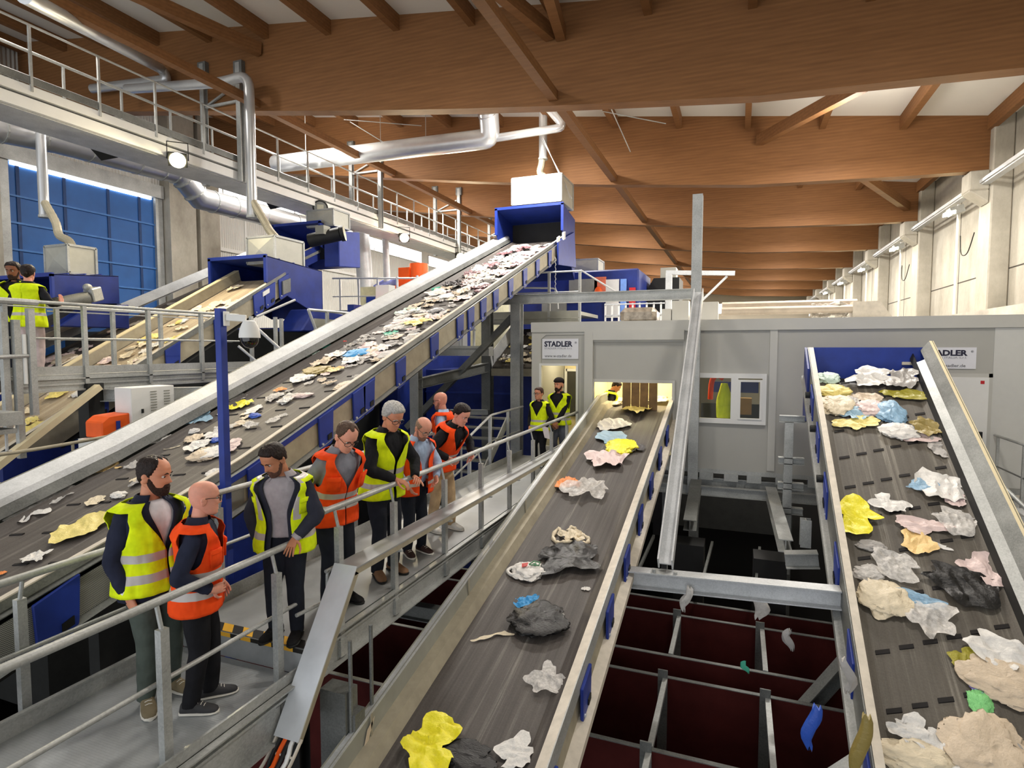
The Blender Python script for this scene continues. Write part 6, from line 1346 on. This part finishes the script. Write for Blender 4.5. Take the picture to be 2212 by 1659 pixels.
    # --- trousers
    if not noleg:
        mb = MB(); mb.loft(wl_([ring(z, .0, 24) for z in zr(.8, 1.0, .04)]))
        for sd in (1, -1):
            limb(mb, *legp[sd], LR, .012); A = legp[sd][2]; mb.tube([W(A+V((0, 0, .12))), W(A+V((0, -.01, -.03)))], [.055*k, .062*k], 14)
        mb.ell(W((0, 0, .83)), .15*k, .105*k, .1*k); remesh(mb, .014, 4, .006, 10, R.random()*9, .55).build('trousers', legs, root, smooth=70)
        # --- shoes
        for sd, (fx, fy, ang) in ((1, feet[0]), (-1, feet[1])):
            a = math.radians(ang); fd = V((math.sin(a), math.cos(a), 0)); fr_ = V((math.cos(a), -math.sin(a), 0)); O = V((fx, fy, 0))
            def srow(s, w_, h0, h1): return [W(O+fd*s+fr_*(w_*sgp(math.cos(t), .75))+V((0, 0, (h0+h1)/2+(h1-h0)/2*sgp(math.sin(t), .8)))) for t in [2*PI*i/14 for i in range(14)]]
            sh = MB().loft([srow(s, w_, .012, h1) for s, w_, h1 in ((-.085, .02, .05), (-.075, .034, .09), (-.04, .04, .11), (.0, .042, .115), (.05, .045, .095), (.1, .05, .07), (.15, .048, .055), (.18, .036, .045), (.195, .016, .033))]).build('shoe', shoes, root, smooth=60)
            MB().loft([srow(s, w_, 0, .024) for s, w_ in ((-.092, .018), (-.08, .036), (0, .044), (.1, .053), (.155, .05), (.188, .037), (.202, .016))]).build('sole', sole or BLACK, sh, smooth=50)
            m = MB()
            for q in range(4): m.tube([W(O+fd*(.03+.022*q)+fr_*x+V((0, 0, .113-.013*q-abs(x)*.25))) for x in (-.022, 0, .022)], .003*k, 5)
            m.build('laces', sole if sole else shoes, sh)
    # --- top with sleeves
    mb = MB()
    g = .012
    mb.loft(wl_([ring(z, g, 28) for z in zr(.9 if not open_jacket else .93, 1.475, .035)]))
    torso_m = shirt if (open_jacket and shirt) else top
    sm = sleeve or top
    if open_jacket:
        remesh(mb, .013, 3, .005, 11, R.random()*9).build('shirt', torso_m, root, smooth=70); mb = MB()
    for sd in (1, -1):
        S, E, Wp = arms[sd]
        limb(mb, S, E, Wp-(Wp-E).normalized()*(.012 if not open_jacket else .03), AR, .014 if not open_jacket else .02)
    if open_jacket and shirt:
        for sd in (1, -1):
            S, E, Wp = arms[sd]; d = (Wp-E).normalized(); MB().tube([W(Wp-d*.05), W(Wp+d*.004)], [.046*k, .04*k], 14).build('shirt_cuff', shirt, root, smooth=50)
    nm = 'jacket_sleeves' if open_jacket else 'top'
    remesh(mb, .0125, 3, .007, 12, R.random()*9, .8).build(nm, sm, root, smooth=70)
    # neck opening: collar ring
    cm = collar or torso_m
    rg = []
    for z, gg in ((1.44, .018), (1.475, .016), (1.515, .018), (1.52, .010), (1.47, .004)):
        rg.append([W(p) for p in ring(z, gg, 28)])
    n = 28; m = MB()
    rows = [[r[i] for i in range(2, n-1)] for r in rg]
    m.loft(rows, False, False); co_ = m.build('collar', cm, root, smooth=60); so = co_.modifiers.new('s', 'SOLIDIFY'); so.thickness = .004
    # --- open shells: jacket, vest
    def coat(nm, mats, g, z0, gapf, hole, bands=(), vs=False, fl=0, par=root, th=.005, ztop=1.478):
        zsv = sorted(set([round(q, 4) for q in zr(z0, ztop, .022)]+[q for b_ in bands for q in b_])); nu = 72; m = MB(); rows = []
        sd_ = R.random()*20
        for z in zsv:
            r = ring(z, g+fl*sst((1.1-z)/.25)+(.02*sst((z-1.33)/.06)*(1-sst((z-1.435)/.035)) if hole else 0), nu, us=[-PI+2*PI*i/nu for i in range(nu+1)])
            out = []
            for i, p in enumerate(r):
                u = -PI+2*PI*i/nu; d = V((math.sin(u), math.cos(u), 0))
                out.append(W(p+d*(.010*noise.noise(V((u*2.6, z*5, sd_)))+.006*noise.noise(V((u*7, z*9, sd_))))))
            rows.append(out)
        w1 = nu+1
        def fld(z, u):
            g_ = abs(u)-gapf(z)
            if gapf(z) <= .004: g_ = 1
            q_ = 1
            if hole:
                wd = .27+.30*sst((z-1.17)/.2)
                q_ = max(abs(abs(u)-PI/2)-wd*math.sqrt(max(0, min(1, (z-1.16)/.05))) if z > 1.16 else 1, (z-1.435)*12)
            return min(g_, q_)
        S_ = [[fld(z, -PI+2*PI*j/nu) for j in range(w1)] for z in zsv]
        for i in range(len(zsv)-1):
            z = (zsv[i]+zsv[i+1])/2
            for j in range(nu):
                cs = [(i, j), (i, j+1), (i+1, j+1), (i+1, j)]; poly = []
                for (a0, a1), (b0, b1) in zip(cs, cs[1:]+cs[:1]):
                    fa, fb = S_[a0][a1], S_[b0][b1]; pa, pb = rows[a0][a1], rows[b0][b1]
                    if fa >= 0: poly.append(pa)
                    if (fa >= 0) != (fb >= 0): poly.append(pa.lerp(pb, fa/(fa-fb)))
                if len(poly) < 3: continue
                u = -PI+2*PI*(j+.5)/nu; mi = 0
                for a_, b_ in bands:
                    if a_ < z < b_: mi = 1
                if vs and z > 1.12:
                    x = abs(math.sin(u))*torrow(z)[0]
                    if .085 < x < .125: mi = 1
                m.add(poly, [tuple(range(len(poly)))], mi)
        o = m.build(nm, mats, par); weld(o); s_ = o.modifiers.new('s', 'SOLIDIFY'); s_.thickness = th; s_.offset = 1
        return o
    if open_jacket: coat('jacket', [sm], .026, .80, lambda z: jgap+.34*sst((z-1.15)/.3), False, fl=.02)
    if vest:
        vm, gg = vest; vo = coat('vest', [vm, REFL], (.040 if not open_jacket else .058)+vflare*.3, hem, lambda z: vgap+min(.62, .78-vgap)*sst((z-vv)/(1.47-vv)) if z > vv else vgap, True, bands, vstripe, fl=vflare)
        if pockets:
            for u0, u1, z0, z1 in ((.35+vgap, .35+vgap+.55, 1.16, 1.30), (-.35-vgap-.55, -.35-vgap, 1.16, 1.30)):
                rows = []
                for z in (z0, (z0+z1)/2, z1-.04, z1-.035, z1): rows.append([W(p) for p in ring(z, .066+(.006 if z > z1-.038 else 0)+vflare*.3, us=[u0+(u1-u0)*i/6 for i in range(7)])])
                o = MB().loft(rows, False, False).build('pocket', vm, vo, smooth=40); s_ = o.modifiers.new('s', 'SOLIDIFY'); s_.thickness = .02; s_.offset = -1
    return root, W, arms, HD
def weld(o):
    bm = bmesh.new(); bm.from_mesh(o.data); bmesh.ops.remove_doubles(bm, verts=bm.verts[:], dist=.0008); bmesh.ops.recalc_face_normals(bm, faces=bm.faces[:]); bm.to_mesh(o.data); bm.free(); o.data.shade_smooth()
def skinm(n, c):
    m = N(n); f = m.noise(m.tex(), 14, 4); d = tuple(x*.9 for x in c[:3])+(1,); l_ = (min(1, c[0]*1.1), c[1]*1.04, c[2]*1.02, 1)
    m.l(m.ramp(f, [(.3, d), (.7, l_)]), m.b.inputs['Base Color']); m.b.inputs['Roughness'].default_value = .5; m.b.inputs['Subsurface Weight'].default_value = .12; m.b.inputs['Subsurface Radius'].default_value = (.012, .005, .003); m.b.inputs['Specular IOR Level'].default_value = .35; return m.mat
SKIN = {'a': skinm('skin_warm', rgb(206, 142, 112)), 'b': skinm('skin_pink', rgb(222, 158, 136)), 'c': skinm('skin_olive', rgb(186, 128, 96)), 'd': skinm('skin_brown', rgb(128, 82, 56))}
HAIRM = {'dark': m_cloth('hair_dark', rgb(36, 26, 23), .4, 60, .8, .01, .5), 'brown': m_cloth('hair_brown', rgb(84, 64, 52), .3, 60, .8, .01, .5), 'grey': m_cloth('hair_grey', rgb(178, 176, 172), .25, 60, .9, .01, .5), 'sand': m_cloth('hair_sand', rgb(150, 122, 104), .25, 60, .8, .01, .6)}
REFL = plain('reflective_tape', rgb(186, 180, 176), .35, .1, var=.06)
VY, VO = VY0, VO0
NAVY = m_cloth('navy_cloth', rgb(36, 40, 58)); CHAR = m_cloth('charcoal_wool', rgb(48, 50, 62)); BLK = m_cloth('black_cloth', rgb(28, 28, 32)); TROU = m_cloth('dark_trousers', rgb(32, 35, 44)); GREEN = m_cloth('green_trousers', rgb(76, 84, 78)); KHAKI = m_cloth('khaki', rgb(186, 160, 124)); DENIM = m_cloth('denim_grey', rgb(92, 96, 106)); LBLUE = m_cloth('light_blue_shirt', rgb(172, 192, 222)); GREYS = m_cloth('grey_shirt', rgb(130, 132, 142)); SHIRTG = m_cloth('light_grey_shirt', rgb(166, 160, 164)); WHT = m_cloth('white_collar', rgb(222, 222, 228)); LILAC = m_cloth('pale_lilac_trousers', rgb(196, 178, 176))
SH_OL = m_cloth('olive_canvas', rgb(128, 116, 92)); SH_BK = m_cloth('black_leather', rgb(30, 29, 30)); SH_GR = m_cloth('dark_trainer', rgb(64, 64, 66)); SH_BR = m_cloth('brown_suede', rgb(128, 98, 74)); SH_DB = m_cloth('dark_brown_shoe', rgb(66, 48, 44)); SH_WH = m_cloth('white_trainer', rgb(222, 220, 214)); SOLEW = plain('white_sole', rgb(226, 222, 212), .6)
ZN = -.22
BEARD = m_cloth('beard_dark', rgb(52, 36, 30), .3, 80, .8, .008); STUB = m_cloth('stubble', rgb(92, 66, 56), .25, 90, .6, .006); MOUST = m_cloth('grey_stubble', rgb(150, 110, 96), .2, 90, .6, .006)
person((-4.25, 3.2, ZN), -2, 1.9, 'bearded man in a yellow vest and navy jacket, hand in pocket of his green trousers', 'a', NAVY, GREEN, (VY, 0), SH_OL, hy=24, hp=8, wr=(.215, .06, .86), er=(.5, -.8, 0), handr=((-.1, .35, -.9), (-1, 0, 0), .5, .02), hair='recede', hairc=HAIRM['dark'], beard=(.009, BEARD), shirt=WHT, open_jacket=True, collar=NAVY, vv=1.1, jgap=.03, sole=SOLEW, feet=((.1, .04, 30), (-.12, .0, -5)), bands=((.94, 1.0), (1.08, 1.14)), vgap=.02, hem=.85)
person((-3.86, 3.27, ZN), 38, 1.72, 'bald man with dark glasses in an orange vest, arm akimbo, looking away over his shoulder', 'b', NAVY, BLK, (VO, 0), SH_GR, lean=3, hy=18, hp=4, wr=(.225, .15, 1.0), er=(.6, -1.1, 0), handr=((-.75, .6, -.15), (-.4, -.8, 0), .35, .1), wl=(-.2, .12, .92), glasses=BLACK, sole=SOLEW, feet=((.12, -.04, 10), (-.08, .06, -10)), belly=.02, vv=1.2, pockets=True, bands=((.93, .99), (1.08, 1.13)), hem=.80, vgap=.03)
q = QX(-3.50, 637, 1168)
pc = V((-3.70, 4.05, 0)); hh = math.radians(-66); Rc, Fc = V((math.sin(hh), -math.cos(hh), 0)), V((math.cos(hh), math.sin(hh), 0)); kk = 1.73/1.75
wlc = ((q-pc).dot(Rc)/kk, (q-pc).dot(Fc)/kk, (q-pc).z/kk+.02)
person(pc, -66, 1.73, 'dark haired man in navy suit and open yellow vest, hand resting on the near rail', 'c', CHAR, TROU, (VY, 0), SH_BK, lean=5, hy=-30, hp=28, wr=(.22, .05, .87), er=(.8, -.4, 0), handr=((-.1, .2, -.9), (-1, 0, 0), .5, .02), wl=wlc, el=(-.7, -.4, .3), handl=((.15, .65, -.55), (0, -.3, -1), .15, .3), hair='full', hairc=HAIRM['dark'], beard=(.004, STUB), shirt=SHIRTG, open_jacket=True, collar=SHIRTG, vgap=.42, vv=1.1, vstripe=True, bands=((.93, .99),), pockets=True, feet=((.11, .0, 20), (-.1, .05, 0)), hem=.80)
person((-3.74, 4.76, 0), -16, 1.86, 'man with glasses in an orange vest over a grey shirt, hands behind his back', 'b', GREYS, TROU, (VO, 0), SH_BK, lean=12, hy=-6, hp=30, wr=(.1, -.17, .94), er=(.9, -.2, 0), wl=(-.1, -.17, .94), el=(-.9, -.2, 0), hair='thin', hairc=HAIRM['brown'], glasses=BLACK, collar=GREYS, vv=1.14, bands=((.94, .99), (1.06, 1.12)), pockets=True, feet=((.1, .02, 10), (-.1, .05, -10)), hem=.78, vgap=.02)
person((-3.72, 5.6, 0), -14, 1.95, 'tall grey haired man with dark glasses in a yellow vest over a black sweater', 'a', BLK, TROU, (VY, 0), SH_BR, lean=8, hy=-8, hp=26, wr=(.1, .30, 1.02), er=(.9, -.4, 0), handr=((-.5, .8, -.3), (0, -.2, -1), .5, .05), wl=(-.16, .30, 1.0), el=(-.8, -.4, 0), handl=((.5, .8, 0), (.3, -.4, -.8), .6, .05), hair='full', hairc=HAIRM['grey'], glasses=DARK, vv=1.18, vgap=.05, bands=((.92, .97), (1.06, 1.12)), feet=((.12, .04, 25), (-.1, .04, 0)), hem=.80)
person((-3.76, 6.3, 0), -18, 1.73, 'balding man with moustache in an open orange vest over a pale blue shirt, looking down', 'b', LBLUE, TROU, (VO, 0), SH_DB, lean=12, hy=-4, hp=30, wr=(.2, .16, .9), er=(.8, -.4, 0), wl=(-.14, .3, .98), el=(-.8, -.4, 0), hair=None, fringe=True, hairc=HAIRM['sand'], beard=(.004, MOUST), glasses=GALVD, collar=LBLUE, vgap=.2, vv=1.2, bands=((.9, .95),), belly=.06, sole=SOLEW, feet=((.1, .02, 20), (-.1, .06, 0)), hem=.78, vflare=.05)
person((-3.88, 7.25, 0), -10, 1.86, 'young dark haired man in an orange vest and khaki trousers leaning far over the rail', 'b', BLK, KHAKI, (VO, 0), SH_WH, lean=27, hy=-4, hp=16, wr=(.22, .32, 1.02), er=(.8, -.4, 0), wl=(-.22, .36, 1.02), el=(-.8, -.4, 0), hair='full', hairc=HAIRM['dark'], vv=1.14, bands=((.92, .97), (1.06, 1.12)), sole=SOLEW, feet=((.11, -.05, 10), (-.12, .1, 0)), hem=.80)
person((-4.5, 8.55, 0), 196, 1.8, 'bald man in orange vest and pale blue shirt turned towards the machines behind the group', 'b', LBLUE, TROU, (VO, 0), SH_BK, hy=-6, hp=8, beard=(.003, MOUST), glasses=DARK, collar=LBLUE, vv=1.2, hem=.8)
person((-3.98, 12.0, 0), -98, 1.68, 'woman in a yellow vest holding a white sheet of paper by the cabin', 'a', BLK, BLK, (VY, 0), SH_BK, hy=-12, hp=4, wl=(-.22, .16, .92), el=(-.8, -.5, 0), handl=((-.2, .6, -.6), (0, -.4, -.9), .5, .05), wr=(.2, .1, .9), bun=True, hairc=m_cloth('hair_auburn', rgb(66, 44, 36), .3, 60, .7, .01, .5), build=.92, vv=1.12, bands=((.9, .95), (1.02, 1.07)), glasses=DARK)
one(MB().obox((-3.74, 11.75, .82), (.075, .02, 0), (0, .06, .02), (-.04, .02, .13)).build('x', WHITE) and MB().plate((-3.84, 11.72, .93), (-3.68, 11.66, .9), (-3.64, 11.66, .66), (-3.77, 11.70, .68), .003), 'paper_sheet', plain('paper', rgb(236, 228, 228), .6, var=.02), 'white sheet of paper in the hand of the woman by the cabin', 'paper')
bpy.data.objects.remove(bpy.data.objects['x'])
person((-3.66, 12.42, 0), -100, 1.86, 'bearded man in a dark knit cap and yellow vest, hands clasped, by the cabin', 'a', BLK, DENIM, (VY, 0), SH_BK, hy=-8, hp=2, wr=(.04, .2, .88), er=(.9, -.2, 0), wl=(-.04, .2, .88), el=(-.9, -.2, 0), handr=((-.7, .3, -.6), (0, -1, 0), .5, .05), handl=((.7, .3, -.6), (0, -1, 0), .5, .05), cap=m_cloth('knit_black', rgb(30, 24, 24), .3, 90, .8, .01), beard=(.006, BEARD), vv=1.14, bands=((.93, .98), (1.04, 1.09)))
person((-10.0, 5.72, 2.15), 118, 1.62, 'woman in yellow vest and pale trousers on the left platform, seen from behind', 'b', BLK, LILAC, (VY, 0), SH_BK, hy=15, hp=-2, wr=(.34, .22, 1.18), er=(.5, -.3, -.6), handr=((0, .25, 1), (-1, .2, 0), .2, .1), sleeve=BLK, bun=True, hairc=HAIRM['dark'], build=.98, bands=((.96, 1.01),), hem=.78)
person((-10.52, 5.85, 2.15), -58, 1.7, 'bearded curly haired man in a yellow vest facing the woman on the left platform', 'd', BLK, TROU, (VY, 0), SH_BK, hy=0, hp=14, hair='full', hairc=HAIRM['dark'], beard=(.007, BEARD))
person((-3.0, 14.35, 0), 20, 1.77, 'worker with dark hair in a yellow vest inside the cabin mouth beside the strip curtain', 'c', BLK, TROU, (VY, 0), SH_BK, hy=0, hp=35, hair='full', hairc=HAIRM['dark'], lean=10)
# ================================================================ added fill lights under the roof, unseen and without fixtures
for k, y in enumerate([8.8, 15.9, 22.4, 29, 35.5, 42, 48.6, 55]):
    for x in (2.2, -6, -13.5):
        if k == 0: lamp('roof_fill', 'AREA', (x, 7.5, ceil(x)-1.0), 170, (1, .93, .84), .9)
        else:
            lamp('roof_fill', 'AREA', (x, y, ceil(x)-1.3), 420, (1, .95, .88), .9)  # added downlight, hidden behind the roof beams
            lamp('ceiling_fill', 'POINT', (x, y, ceil(x)-1.5), 130, (1, .94, .86), .45)  # added point light that brightens ceiling and beam faces
